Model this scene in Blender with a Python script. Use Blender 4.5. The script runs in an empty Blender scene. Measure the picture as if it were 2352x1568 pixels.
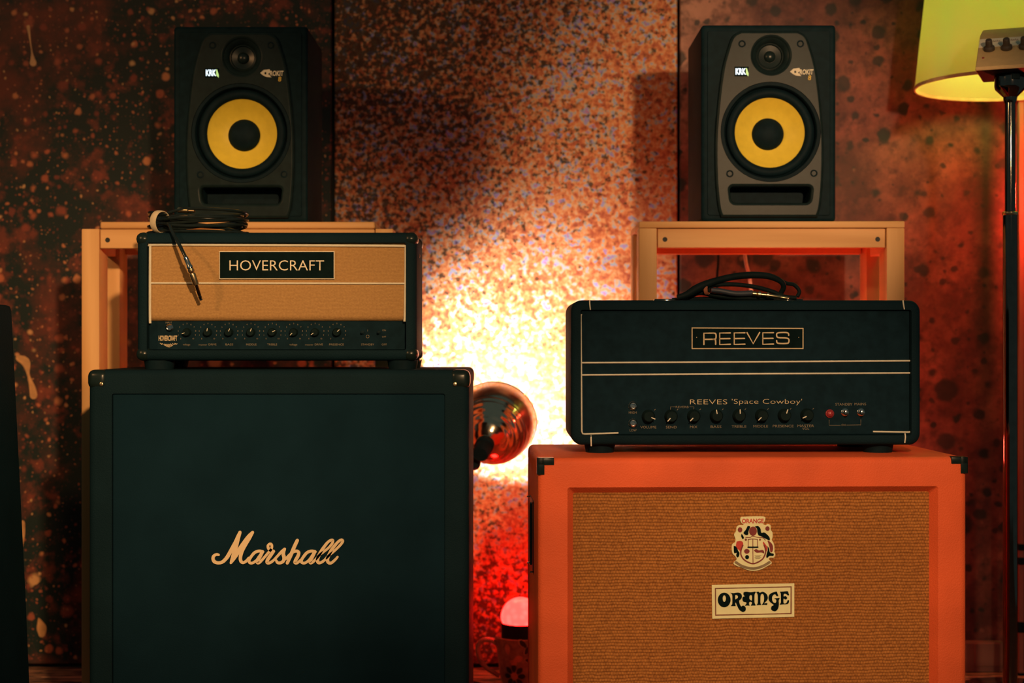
import bpy, bmesh, math, random
from mathutils import Vector, Matrix
random.seed(7)
R = math.radians
C = bpy.context.scene.collection
SC = bpy.context.scene
F = 3600.0            # focal length in pixels of the 2352 x 1568 frame
HC = 0.81             # camera height

# ------------------------------------------------------------------ camera
cam_d = bpy.data.cameras.new('camera'); cam = bpy.data.objects.new('camera', cam_d); C.objects.link(cam)
cam.location = (0, 0, HC); cam.rotation_euler = (R(90), 0, 0)
cam_d.sensor_width = 36; cam_d.lens = F / 2352 * 36
cam_d.clip_start = 0.05
cam_d.dof.use_dof = True; cam_d.dof.focus_distance = 2.92; cam_d.dof.aperture_fstop = 3.2
SC.camera = cam

# ------------------------------------------------------------------ world, lamps, exposure
w = bpy.data.worlds.new('room'); SC.world = w; w.use_nodes = True
w.node_tree.nodes['Background'].inputs[0].default_value = (0.72, 1.0, 0.9, 1)
w.node_tree.nodes['Background'].inputs[1].default_value = 0.06

def light(name, kind, loc, col, energy, size=0.05, target=None, spread=None):
    d = bpy.data.lights.new(name, kind); o = bpy.data.objects.new(name, d); C.objects.link(o)
    o.location = loc; d.color = col; d.energy = energy
    if kind == 'AREA':
        d.shape = 'DISK'; d.size = size
        if spread: d.spread = spread
    else:
        d.shadow_soft_size = size
    if target is not None:
        o.rotation_euler = (Vector(target) - Vector(loc)).to_track_quat('-Z', 'Y').to_euler()
    return o
# warm room lamp to the right behind the camera, a weaker one on the left, a red lamp right of the frame
la = light('warm_room_lamp', 'SPOT', (0.98, 0.35, 1.55), (1.0, 0.60, 0.31), 260, 0.05, (0.585, 3.4, 1.30))
la.data.spot_size = R(20); la.data.spot_blend = 0.8
lc = light('warm_low_spot_lamp', 'SPOT', (0.50, -0.1, 1.70), (1.0, 0.60, 0.31), 275, 0.05, (0.44, 2.8, 0.46))
lc.data.spot_size = R(25); lc.data.spot_blend = 0.9
lb = light('warm_spot_lamp', 'SPOT', (0.42, -0.1, 1.70), (1.0, 0.58, 0.27), 410, 0.05, (-0.70, 3.1, 0.73))
lb.data.spot_size = R(28); lb.data.spot_blend = 1.0
light('weak_left_lamp', 'AREA', (-2.0, 1.2, 1.9), (1.0, 0.50, 0.20), 15, 0.15, (-0.9, 3.5, 1.2))
light('red_wall_lamp', 'POINT', (1.335, 3.705, 1.16), (1.0, 0.045, 0.022), 9.0, 0.03)
light('red_lamp_behind_cabinet', 'POINT', (0.70, 3.52, 0.56), (1.0, 0.06, 0.035), 5.5, 0.03)

vs = SC.view_settings
vs.view_transform = 'Standard'; vs.look = 'None'; vs.exposure = 0.0; vs.gamma = 1.0
vs.use_curve_mapping = False
SC.display_settings.display_device = 'sRGB'

# ------------------------------------------------------------------ object helpers
def thing(name, label, cat, loc=(0, 0, 0), rz=0, group=None):
    o = bpy.data.objects.new(name, None); C.objects.link(o)
    o.empty_display_size = 0.05
    o.location = loc; o.rotation_euler = (0, 0, rz); o['label'] = label; o['category'] = cat
    if group: o['group'] = group
    return o

def mk(name, bm, m, parent=None, smooth=True, angle=40):
    me = bpy.data.meshes.new(name)
    if isinstance(bm, tuple):
        me.from_pydata(bm[0], [], bm[1]); me.update()
    elif isinstance(bm, bpy.types.Mesh):
        me = bm
    else:
        bmesh.ops.recalc_face_normals(bm, faces=bm.faces[:]); bm.to_mesh(me); bm.free()
    me.materials.clear(); me.materials.append(m)
    if smooth:
        me.polygons.foreach_set('use_smooth', [True] * len(me.polygons))
        try: me.set_sharp_from_angle(angle=R(angle))
        except Exception: pass
    o = bpy.data.objects.new(name, me); C.objects.link(o)
    if parent is not None: o.parent = parent
    return o

def dup(root, loc, rz=None, label=None):
    r = root.copy(); C.objects.link(r); r.location = loc
    if rz is not None: r.rotation_euler = (0, 0, rz)
    if label: r['label'] = label
    for ch in list(root.children):
        c = ch.copy(); C.objects.link(c); c.parent = r
        for g in ch.children:
            d = g.copy(); C.objects.link(d); d.parent = c
    return r

def box_bm(x0, x1, y0, y1, z0, z1, bev=0.0, seg=2, bm=None):
    own = bmesh.new()
    bmesh.ops.create_cube(own, size=1)
    for v in own.verts:
        v.co = Vector(((x0 + x1) / 2 + v.co.x * (x1 - x0), (y0 + y1) / 2 + v.co.y * (y1 - y0), (z0 + z1) / 2 + v.co.z * (z1 - z0)))
    if bev > 0:
        bmesh.ops.bevel(own, geom=own.edges[:], offset=bev, segments=seg, profile=0.5, affect='EDGES')
    if bm is None: return own
    me = bpy.data.meshes.new('t'); own.to_mesh(me); own.free(); bm.from_mesh(me); bpy.data.meshes.remove(me)
    return bm

def rr(hw, hh, r, y, n=6, cx=0, cz=0):
    r = max(min(r, hw - 1e-4, hh - 1e-4), 1e-4); pts = []
    for sx, sz, a0 in ((1, 1, 0), (-1, 1, 90), (-1, -1, 180), (1, -1, 270)):
        for k in range(n + 1):
            a = R(a0 + 90 * k / n)
            pts.append((cx + sx * (hw - r) + r * math.cos(a), y, cz + sz * (hh - r) + r * math.sin(a)))
    return pts

def loft(rings, cap0=True, cap1=True, bm=None):
    bm = bm or bmesh.new(); prev = None; L = []
    for pts in rings:
        L.append([bm.verts.new(p) for p in pts])
    for a, b in zip(L, L[1:]):
        n = len(a)
        for i in range(n):
            bm.faces.new((a[i], a[(i + 1) % n], b[(i + 1) % n], b[i]))
    if cap0: bm.faces.new(L[0])
    if cap1: bm.faces.new(L[-1])
    return bm

def case_bm(w, h, d, edge, border=None, recess=0.0, corner=0.01, bevel_in=0.0, z0=0.0):
    """rounded cabinet, front at y=0, back at y=d, bottom at z0; optional recessed front."""
    cz = z0 + h / 2; hw, hh = w / 2, h / 2
    rings = [rr(hw - edge, hh - edge, corner, d, cz=cz)]
    for k in range(1, 5):
        a = R(90 * k / 4)
        rings.append(rr(hw - edge + edge * math.sin(a), hh - edge + edge * math.sin(a), corner, d - edge + edge * math.cos(a), cz=cz))
    for k in range(0, 5):
        a = R(90 * k / 4)
        rings.append(rr(hw - edge + edge * math.cos(a), hh - edge + edge * math.cos(a), corner, edge - edge * math.sin(a), cz=cz))
    if border:
        rings.append(rr(hw - border, hh - border, 0.004, 0.0, cz=cz))
        rings.append(rr(hw - border - bevel_in, hh - border - bevel_in, 0.004, recess, cz=cz))
    return loft(rings)

def lathe_bm(profile, c=(0, 0, 0), axis='Z', n=40, close=False, bm=None):
    bm = bm or bmesh.new(); L = []
    for r, h in profile:
        ring = []
        if r < 1e-6:
            p = (c[0], c[1], c[2] + h) if axis == 'Z' else (c[0], c[1] + h, c[2])
            ring = [bm.verts.new(p)]
        else:
            for i in range(n):
                a = 2 * math.pi * i / n
                if axis == 'Z': p = (c[0] + r * math.cos(a), c[1] + r * math.sin(a), c[2] + h)
                else: p = (c[0] + r * math.cos(a), c[1] + h, c[2] + r * math.sin(a))
                ring.append(bm.verts.new(p))
        L.append(ring)
    for a, b in zip(L, L[1:]):
        if len(a) == 1 and len(b) == 1: continue
        for i in range(n):
            j = (i + 1) % n
            if len(a) == 1: bm.faces.new((a[0], b[j], b[i]))
            elif len(b) == 1: bm.faces.new((a[i], a[j], b[0]))
            else: bm.faces.new((a[i], a[j], b[j], b[i]))
    return bm

def smooth_pts(pts, sub=6):
    out = []; n = len(pts)
    for i in range(n - 1):
        p0 = pts[max(i - 1, 0)]; p1 = pts[i]; p2 = pts[i + 1]; p3 = pts[min(i + 2, n - 1)]
        for k in range(sub):
            t = k / sub
            out.append(tuple(0.5 * ((2 * b) + (-a + c) * t + (2 * a - 5 * b + 4 * c - d) * t * t + (-a + 3 * b - 3 * c + d) * t ** 3)
                             for a, b, c, d in zip(p0, p1, p2, p3)))
    out.append(tuple(pts[-1])); return out

def tube_bm(pts, r, n=8, sub=6, bm=None, caps=True):
    bm = bm or bmesh.new()
    P = [Vector(p) for p in (smooth_pts(pts, sub) if sub > 1 else pts)]
    m = len(P); rad = r if callable(r) else (lambda t: r)
    up = Vector((0, 0, 1)); L = []
    t0 = (P[1] - P[0]).normalized()
    u = t0.cross(up)
    if u.length < 1e-3: u = t0.cross(Vector((1, 0, 0)))
    u.normalize()
    for i in range(m):
        t = (P[min(i + 1, m - 1)] - P[max(i - 1, 0)]).normalized()
        u = (u - t * u.dot(t)).normalized(); v = t.cross(u)
        rr_ = rad(i / (m - 1))
        L.append([bm.verts.new(P[i] + (u * math.cos(2 * math.pi * k / n) + v * math.sin(2 * math.pi * k / n)) * rr_) for k in range(n)])
    for a, b in zip(L, L[1:]):
        for k in range(n): bm.faces.new((a[k], a[(k + 1) % n], b[(k + 1) % n], b[k]))
    if caps: bm.faces.new(L[0]); bm.faces.new(L[-1])
    return bm

def curve_mesh(cu, offset_y=0.0):
    o = bpy.data.objects.new('tmp', cu); C.objects.link(o)
    bpy.context.view_layer.update()
    dg = bpy.context.evaluated_depsgraph_get()
    me = bpy.data.meshes.new_from_object(o.evaluated_get(dg))
    C.objects.unlink(o); bpy.data.objects.remove(o); bpy.data.curves.remove(cu)
    me.transform(Matrix(((1, 0, 0, 0), (0, 0, -1, offset_y), (0, 1, 0, 0), (0, 0, 0, 1))))
    return me

def text_mesh(s, cap, x, z, y, xs=1.0, ext=0.0003, bold=0.0, align='CENTER', width=None, shear=0.0, space=1.0):
    cu = bpy.data.curves.new('t', 'FONT'); cu.body = s; cu.size = 1; cu.extrude = 0; cu.shear = shear
    cu.space_character = space
    cu.offset = bold; cu.resolution_u = 3
    me = curve_mesh(cu)
    vs_ = [v.co for v in me.vertices]
    x0, x1 = min(v.x for v in vs_), max(v.x for v in vs_)
    kz = cap / 0.73; kx = kz * xs if width is None else width / (x1 - x0)
    sh = {'CENTER': -(x0 + x1) / 2, 'LEFT': -x0, 'RIGHT': -x1}[align]
    for v in me.vertices:
        v.co = Vector((x + (v.co.x + sh) * kx, y, z + v.co.z * kz))
    return me

def join(meshes, name):
    bm = bmesh.new()
    for m in meshes:
        if isinstance(m, bpy.types.Mesh): bm.from_mesh(m); bpy.data.meshes.remove(m)
        else:
            t = bpy.data.meshes.new('t'); m.to_mesh(t); m.free(); bm.from_mesh(t); bpy.data.meshes.remove(t)
    return bm

def poly_mesh(polys, y, ext=0.0004, bevel=0.0):
    """filled flat outlines in local x/z (nested ones are holes), facing -y."""
    cu = bpy.data.curves.new('p', 'CURVE'); cu.dimensions = '2D'; cu.fill_mode = 'BOTH'
    cu.extrude = ext; cu.bevel_depth = bevel; cu.bevel_resolution = 2
    for P in polys:
        s = cu.splines.new('POLY'); s.points.add(len(P) - 1); s.use_cyclic_u = True
        for q, p in zip(s.points, P): q.co = (p[0], p[1], 0, 1)
    return curve_mesh(cu, y)

def ell(cx, cz, rx, rz, n=28): return [(cx + rx * math.cos(2 * math.pi * i / n), cz + rz * math.sin(2 * math.pi * i / n)) for i in range(n)]

def ribbon(pts, wid, y, th=0.002, sub=6, bm=None):
    """a brush stroke: flat ribbon with round ends; pts (x,z), wid list or number"""
    bm = bm or bmesh.new()
    if not isinstance(wid, (list, tuple)): wid = [wid] * len(pts)
    Q = smooth_pts([(p[0], p[1], w_) for p, w_ in zip(pts, wid)], sub) if sub > 1 else [(p[0], p[1], w_) for p, w_ in zip(pts, wid)]
    n = len(Q); L, Rt = [], []
    for i in range(n):
        a = Q[max(i - 1, 0)]; b = Q[min(i + 1, n - 1)]
        d = Vector((b[0] - a[0], b[1] - a[1])); d = d.normalized() if d.length > 1e-9 else Vector((1, 0))
        nx, nz = -d.y, d.x; h = Q[i][2] / 2
        L.append((Q[i][0] + nx * h, Q[i][1] + nz * h)); Rt.append((Q[i][0] - nx * h, Q[i][1] - nz * h))
    def cap(c, frm, h):
        a0 = math.atan2(frm[1] - c[1], frm[0] - c[0])
        return [(c[0] + h * math.cos(a0 - math.pi * k / 5), c[1] + h * math.sin(a0 - math.pi * k / 5)) for k in range(1, 5)]
    front = []
    def V(p, yy): return bm.verts.new((p[0], yy, p[1]))
    lf = [V(p, y - th) for p in L]; rf = [V(p, y - th) for p in Rt]
    lb = [V(p, y) for p in L]; rb = [V(p, y) for p in Rt]
    for i in range(n - 1):
        bm.faces.new((lf[i], lf[i + 1], rf[i + 1], rf[i]))
        bm.faces.new((lf[i], lb[i], lb[i + 1], lf[i + 1]))
        bm.faces.new((rf[i], rf[i + 1], rb[i + 1], rb[i]))
    e = [V(p, y - th) for p in cap((Q[-1][0], Q[-1][1]), L[-1], Q[-1][2] / 2)]
    bm.faces.new([lf[-1]] + e + [rf[-1]])
    e = [V(p, y - th) for p in cap((Q[0][0], Q[0][1]), Rt[0], Q[0][2] / 2)]
    bm.faces.new([rf[0]] + e + [lf[0]])
    return bm

class PX:
    """turns a pixel of the photograph into local x / z of a front that stands at depth Y"""
    def __init__(s, pxc, pyb, Y): s.pxc, s.pyb, s.s = pxc, pyb, Y / F
    def x(s, p): return (p - s.pxc) * s.s
    def z(s, p): return (s.pyb - p) * s.s
    def p(s, a, b): return (s.x(a), s.z(b))
def at(px, py, Y): return ((px - 1176) * Y / F, Y, HC - (py - 784) * Y / F)

# ------------------------------------------------------------------ materials
class NT:
    def __init__(s, name):
        s.m = bpy.data.materials.new(name); s.m.use_nodes = True; s.t = s.m.node_tree
        s.b = s.t.nodes['Principled BSDF']; s.tc = None
    def n(s, typ, ins=None, **props):
        x = s.t.nodes.new(typ)
        for k, v in props.items(): setattr(x, k, v)
        for k, v in (ins or {}).items():
            i = x.inputs[k]
            if isinstance(v, bpy.types.NodeSocket): s.t.links.new(v, i)
            else: i.default_value = v
        return x
    def obj(s):
        if s.tc is None: s.tc = s.n('ShaderNodeTexCoord').outputs['Object']
        return s.tc
    def math(s, op, a, b=0.0, c=None, clamp=False):
        d = {0: a, 1: b}
        if c is not None: d[2] = c
        return s.n('ShaderNodeMath', d, operation=op, use_clamp=clamp).outputs[0]
    def mix(s, f, a, b): 
        x = s.n('ShaderNodeMix', data_type='RGBA')
        for i, v in ((0, f), (6, a), (7, b)):
            if isinstance(v, bpy.types.NodeSocket): s.t.links.new(v, x.inputs[i])
            else: x.inputs[i].default_value = (*v, 1) if isinstance(v, tuple) and len(v) == 3 else v
        return x.outputs[2]
    def noise(s, scale, detail=3, vec=None, rough=0.5, dims='3D'):
        return s.n('ShaderNodeTexNoise', {'Vector': vec or s.obj(), 'Scale': scale, 'Detail': detail, 'Roughness': rough}, noise_dimensions=dims)
    def ramp(s, f, stops, interp='LINEAR'):
        x = s.n('ShaderNodeValToRGB', {0: f}); e = x.color_ramp; e.interpolation = interp
        while len(e.elements) < len(stops): e.elements.new(0.5)
        for el, (p, c) in zip(e.elements, stops): el.position = p; el.color = (*c, 1)
        return x.outputs[0]
    def mr(s, v, a, b, c=0.0, d=1.0):
        return s.n('ShaderNodeMapRange', {0: v, 1: a, 2: b, 3: c, 4: d}).outputs[0]
    def scaled(s, sc):
        return s.n('ShaderNodeMapping', {'Vector': s.obj(), 'Scale': sc}).outputs[0]
    def set(s, **k):
        for kk, v in k.items():
            i = s.b.inputs[kk.replace('_', ' ')]
            if isinstance(v, bpy.types.NodeSocket): s.t.links.new(v, i)
            else: i.default_value = (*v, 1) if isinstance(v, tuple) and len(v) == 3 else v
        return s
    def bump(s, h, strength, dist=0.001):
        b = s.n('ShaderNodeBump', {'Height': h, 'Strength': strength, 'Distance': dist}); s.t.links.new(b.outputs[0], s.b.inputs['Normal']); return s

def simple(name, col, rough=0.5, metal=0.0, var=0.18, nscale=60, bump=0.0, bscale=600, spec=0.5, bdist=0.0006):
    t = NT(name); n = t.noise(nscale, 3).outputs[0]
    c = t.mix(t.mr(n, 0.3, 0.7), tuple(x * (1 - var) for x in col), tuple(min(1, x * (1 + var)) for x in col))
    t.set(Base_Color=c, Roughness=rough, Metallic=metal, Specular_IOR_Level=spec)
    if bump: t.bump(t.noise(bscale, 2).outputs[0], bump, bdist)
    return t.m

def emit(name, col, strength, rough=0.4):
    t = NT(name); n = t.noise(90, 2).outputs[0]
    c = t.mix(t.mr(n, 0.2, 0.8), tuple(x * 0.9 for x in col), col)
    t.set(Base_Color=(0.1, 0.1, 0.1), Roughness=rough, Emission_Color=c, Emission_Strength=strength)
    return t.m

def tolex(name, col, rough=0.55, spec=0.35, bump=0.35):
    t = NT(name)
    v = t.n('ShaderNodeTexVoronoi', {'Vector': t.obj(), 'Scale': 420.0}).outputs['Distance']
    n = t.noise(7, 3).outputs[0]
    c = t.mix(t.mr(n, 0.3, 0.7), tuple(x * 0.85 for x in col), tuple(x * 1.12 for x in col))
    t.set(Base_Color=c, Roughness=rough, Specular_IOR_Level=spec).bump(v, bump, 0.0012)
    return t.m

def wood(name, a, b, axis=0):
    t = NT(name); sc = [26.0, 26.0, 26.0]; sc[axis] = 1.6
    v = t.scaled(tuple(sc)); n = t.noise(1.3, 5, v, 0.6).outputs[0]
    g = t.n('ShaderNodeTexWave', {'Vector': v, 'Scale': 0.35, 'Distortion': 5.0, 'Detail': 2.0}, wave_type='BANDS', bands_direction='DIAGONAL').outputs[0]
    f = t.math('ADD', t.math('MULTIPLY', n, 0.7), t.math('MULTIPLY', g, 0.3))
    c = t.mix(t.mr(f, 0.25, 0.75), a, b)
    k = t.n('ShaderNodeTexVoronoi', {'Vector': t.obj(), 'Scale': 9.0}).outputs['Distance']
    c = t.mix(t.mr(k, 0.05, 0.035), c, tuple(x * 0.35 for x in a))
    t.set(Base_Color=c, Roughness=0.55, Specular_IOR_Level=0.3).bump(n, 0.15, 0.001)
    return t.m

def vec2(t, ox=0.0, oz=0.0, amp=0.0, nsc=20):
    s = t.n('ShaderNodeSeparateXYZ', {0: t.obj()})
    x, z = s.outputs[0], s.outputs[2]
    if amp:
        q = t.n('ShaderNodeSeparateXYZ', {0: t.noise(nsc, 2).outputs['Color']})
        x = t.math('ADD', x, t.math('MULTIPLY', t.math('SUBTRACT', q.outputs[0], 0.5), amp))
        z = t.math('ADD', z, t.math('MULTIPLY', t.math('SUBTRACT', q.outputs[1], 0.5), amp))
    return t.n('ShaderNodeCombineXYZ', {0: t.math('ADD', x, ox), 1: t.math('ADD', z, oz), 2: 0.0}).outputs[0], s.outputs[0], s.outputs[2]

def spots(t, vec, scale, density, rmin, rmax, soft=0.08, power=2.0):
    v = t.n('ShaderNodeTexVoronoi', {'Vector': vec, 'Scale': float(scale)}, voronoi_dimensions='2D')
    q = t.n('ShaderNodeSeparateXYZ', {0: v.outputs['Color']})
    on = t.math('GREATER_THAN', q.outputs[0], 1 - density)
    rad = t.math('ADD', t.math('MULTIPLY', t.math('POWER', q.outputs[1], power), rmax - rmin), rmin)
    m = t.math('DIVIDE', t.math('SUBTRACT', rad, v.outputs['Distance']), soft, clamp=True)
    return t.math('MULTIPLY', m, on), q.outputs[2]

def wall_dark():
    t = NT('splattered_black_paint')
    v, x, z = vec2(t, 3.1, 1.7, 0.010, 60)
    base = (0.010, 0.022, 0.020)
    big = t.noise(4.5, 6, rough=0.65).outputs[0]
    c = t.mix(t.mr(big, 0.50, 0.66), base, (0.15, 0.036, 0.022))
    mid = t.noise(22, 5, rough=0.6).outputs[0]
    c = t.mix(t.mr(mid, 0.55, 0.68, 0, 0.75), c, (0.23, 0.052, 0.030))
    pal = [(0.0, (0.48, 0.085, 0.045)), (0.35, (0.30, 0.065, 0.04)), (0.6, (0.55, 0.14, 0.065)), (0.85, (0.62, 0.25, 0.10)), (1.0, (0.62, 0.36, 0.15))]
    for sc, den, r0, r1, so in ((13, 0.42, 0.06, 0.28, 0.12), (24, 0.55, 0.06, 0.32, 0.12), (48, 0.48, 0.08, 0.34, 0.14), (95, 0.40, 0.10, 0.34, 0.16)):
        m, b = spots(t, v, sc, den, r0, r1, so)
        c = t.mix(t.math('MULTIPLY', m, t.mr(b, 0, 1, 0.35, 1.0)), c, t.ramp(b, pal))
    t.set(Base_Color=c, Roughness=0.6, Specular_IOR_Level=0.25).bump(mid, 0.1, 0.001)
    return t.m

def wall_speckle():
    t = NT('multicolour_speckled_paint')
    v, x, z = vec2(t, 1.3, 4.1, 0.012, 55)
    cell = t.n('ShaderNodeTexVoronoi', {'Vector': v, 'Scale': 92.0}, voronoi_dimensions='2D')
    cr = t.n('ShaderNodeSeparateXYZ', {0: cell.outputs['Color']})
    lo = t.noise(13, 5, rough=0.6).outputs[0]
    md = t.noise(78, 2, rough=0.5).outputs[0]
    pv = t.math('ADD', t.math('ADD', t.math('MULTIPLY', cr.outputs[0], 0.30), t.math('MULTIPLY', lo, 0.50)), t.math('MULTIPLY', t.math('SUBTRACT', md, 0.5), 0.9))
    pv = t.math('ADD', pv, 0.13)
    c = t.ramp(pv, [(0.0, (0.12, 0.035, 0.025)), (0.28, (0.32, 0.085, 0.045)), (0.45, (0.50, 0.17, 0.07)), (0.57, (0.60, 0.30, 0.13)), (0.64, (0.52, 0.38, 0.25)),
                    (0.69, (0.28, 0.40, 0.48)), (0.77, (0.30, 0.24, 0.68)), (0.88, (0.48, 0.17, 0.08))])
    # fine dark speckle, thicker towards the upper left of the panel
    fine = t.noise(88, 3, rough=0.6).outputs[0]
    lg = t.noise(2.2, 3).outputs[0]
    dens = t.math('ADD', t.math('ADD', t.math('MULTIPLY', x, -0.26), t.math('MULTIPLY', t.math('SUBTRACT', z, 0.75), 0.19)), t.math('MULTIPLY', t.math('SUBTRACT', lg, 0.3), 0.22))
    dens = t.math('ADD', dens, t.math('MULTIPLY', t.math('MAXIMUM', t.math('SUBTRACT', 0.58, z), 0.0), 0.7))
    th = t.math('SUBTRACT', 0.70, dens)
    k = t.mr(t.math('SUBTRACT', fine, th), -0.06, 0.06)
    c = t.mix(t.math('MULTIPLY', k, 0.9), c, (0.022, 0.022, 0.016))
    for sc, den, r0, r1 in ((13, 0.16, 0.05, 0.17), (30, 0.12, 0.06, 0.22)):
        m, b = spots(t, v, sc, den, r0, r1, 0.08)
        c = t.mix(t.math('MULTIPLY', m, 0.9), c, (0.05, 0.028, 0.012))
    t.set(Base_Color=c, Roughness=0.65, Specular_IOR_Level=0.2).bump(fine, 0.12, 0.001)
    return t.m

def wall_spotted():
    t = NT('dark_spotted_rust_paint')
    v, x, z = vec2(t, 7.7, 2.3, 0.016, 45)
    n1 = t.noise(6.5, 6, rough=0.65).outputs[0]; n2 = t.noise(38, 4, rough=0.6).outputs[0]
    c = t.mix(t.mr(n1, 0.35, 0.65), (0.075, 0.026, 0.022), (0.27, 0.095, 0.065))
    n3 = t.noise(17, 5, rough=0.7).outputs[0]
    c = t.mix(t.mr(n3, 0.42, 0.68, 0, 0.8), c, (0.07, 0.022, 0.018))
    lit_patch = t.math('MULTIPLY', t.mr(x, 0.72, 0.42), t.mr(z, 1.25, 1.5), clamp=True)  # lamplit patch at the board's upper left, painted into its colour
    c = t.mix(t.math('MULTIPLY', lit_patch, t.mr(n1, 0.3, 0.6)), c, (0.42, 0.22, 0.15))
    c = t.mix(t.mr(n2, 0.48, 0.66, 0, 0.65), c, (0.04, 0.02, 0.016))
    for sc, den, r0, r1, so in ((9, 0.70, 0.10, 0.33, 0.08), (16, 0.62, 0.08, 0.34, 0.10), (31, 0.45, 0.08, 0.34, 0.12)):
        m, b = spots(t, v, sc, den, r0, r1, so)
        c = t.mix(t.math('MULTIPLY', m, t.mr(b, 0, 1, 0.75, 1.0)), c, (0.014, 0.019, 0.018))
    m, b = spots(t, v, 22, 0.10, 0.05, 0.22, 0.2)
    c = t.mix(t.math('MULTIPLY', m, 0.5), c, (0.42, 0.18, 0.12))
    t.set(Base_Color=c, Roughness=0.55, Specular_IOR_Level=0.3).bump(n2, 0.1, 0.001)
    return t.m

def basket(name, a, b, sx, sz, bump=0.6):
    """woven speaker cloth: rows of short threads with dark lines between the rows"""
    t = NT(name)
    s = t.n('ShaderNodeSeparateXYZ', {0: t.obj()})
    wob = t.math('MULTIPLY', t.math('SUBTRACT', t.noise(30, 3).outputs[0], 0.5), 0.006)
    zr = t.math('MULTIPLY', t.math('ADD', s.outputs[2], wob), sz)
    row = t.math('ABSOLUTE', t.math('SINE', t.math('MULTIPLY', zr, math.pi)))
    sh = t.math('MULTIPLY', t.math('FLOOR', zr), 0.5)
    col = t.math('ABSOLUTE', t.math('SINE', t.math('MULTIPLY', t.math('ADD', t.math('MULTIPLY', s.outputs[0], sx), sh), math.pi)))
    h = t.math('MULTIPLY', t.math('POWER', row, 0.6), t.math('ADD', t.math('MULTIPLY', col, 0.45), 0.55))
    n = t.noise(260, 2).outputs[0]
    f = t.math('MULTIPLY', t.math('ADD', t.math('MULTIPLY', h, 0.75), 0.25), t.mr(n, 0.25, 0.7, 0.5, 1.0))
    c = t.mix(t.mr(f, 0.15, 0.85), a, b)
    c = t.mix(t.mr(t.noise(3.0, 3).outputs[0], 0.3, 0.7, 0, 0.22), c, a)
    t.set(Base_Color=c, Roughness=0.9, Specular_IOR_Level=0.1).bump(h, bump, 0.0012)
    return t.m

BLK = tolex('black_tolex', (0.0060, 0.020, 0.028), 0.7, 0.05)
BLKG = tolex('black_grille_cloth', (0.0062, 0.023, 0.036), 0.9, 0.03, 0.2)
PANELB = simple('black_panel', (0.0055, 0.020, 0.030), 0.7, spec=0.05)
RUB = simple('black_rubber', (0.005, 0.016, 0.022), 0.6, spec=0.08)
PLASB = simple('black_plastic', (0.008, 0.018, 0.018), 0.28, spec=0.3)
CABB = simple('black_vinyl_wrap', (0.0055, 0.018, 0.024), 0.5, spec=0.04)
BAFFLE = simple('charcoal_baffle_plastic', (0.010, 0.021, 0.022), 0.36, spec=0.12, bump=0.1, bscale=900)
CONE = simple('yellow_woven_cone', (0.92, 0.70, 0.07), 0.42, var=0.05, spec=0.4, bump=0.2, bscale=1200)
CHROME = simple('chrome', (0.72, 0.68, 0.62), 0.14, 1.0, var=0.06)
BRASS = simple('warm_chrome_bowl', (0.74, 0.62, 0.46), 0.13, 1.0, var=0.05)
STEEL = simple('dark_chromed_steel', (0.16, 0.15, 0.135), 0.08, 1.0, var=0.1)
GOLD = simple('brassy_metal', (0.66, 0.50, 0.28), 0.28, 1.0)
CREAM = simple('cream_piping', (0.72, 0.70, 0.56), 0.5, var=0.06)
IVORY = simple('ivory_plastic_lettering', (0.84, 0.66, 0.40), 0.45, var=0.04)
PRINT = simple('pale_gold_print', (0.62, 0.50, 0.30), 0.6, var=0.06)
DIM = simple('dim_gold_print', (0.20, 0.17, 0.11), 0.7, var=0.1)
ORG = tolex('orange_tolex', (0.80, 0.128, 0.040), 0.6, 0.2)
CLOTH_O = basket('orange_basket_weave', (0.13, 0.042, 0.012), (0.56, 0.225, 0.058), 200, 178, 0.35)
CLOTH_T = basket('tan_speaker_cloth', (0.30, 0.17, 0.065), (0.50, 0.30, 0.115), 420, 400, 0.3)
PINE_X = wood('pine_along_x', (0.64, 0.33, 0.115), (0.80, 0.46, 0.19), 0)
PINE_Y = wood('pine_along_y', (0.64, 0.33, 0.115), (0.80, 0.46, 0.19), 1)
PINE_Z = wood('pine_along_z', (0.66, 0.35, 0.125), (0.82, 0.48, 0.20), 2)
HOLE = simple('dark_screw_hole', (0.006, 0.008, 0.008), 0.6)
STRAP = simple('cream_hook_and_loop_strap', (0.70, 0.60, 0.40), 0.8, var=0.08)
WHITE = simple('white_print', (0.78, 0.72, 0.55), 0.6, var=0.04)
YEL = simple('yellow_print', (0.75, 0.50, 0.05), 0.6)
SIGN = simple('cream_sign_enamel', (0.86, 0.84, 0.48), 0.4, var=0.05)
BOWLIN = simple('satin_bowl_inside', (0.40, 0.36, 0.30), 0.45, 1.0)
INK = simple('black_sign_ink', (0.004, 0.012, 0.013), 0.8, spec=0.03)
KNOBM = simple('matt_black_knob', (0.006, 0.016, 0.017), 0.7, spec=0.06)
REDI = simple('red_crest_ink', (0.55, 0.045, 0.03), 0.5)
DREDI = simple('dark_red_crest_ink', (0.22, 0.025, 0.022), 0.5)
BRNI = simple('brown_line_ink', (0.20, 0.055, 0.03), 0.5)
GREYI = simple('grey_brown_crest_ink', (0.24, 0.18, 0.10), 0.6)
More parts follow.
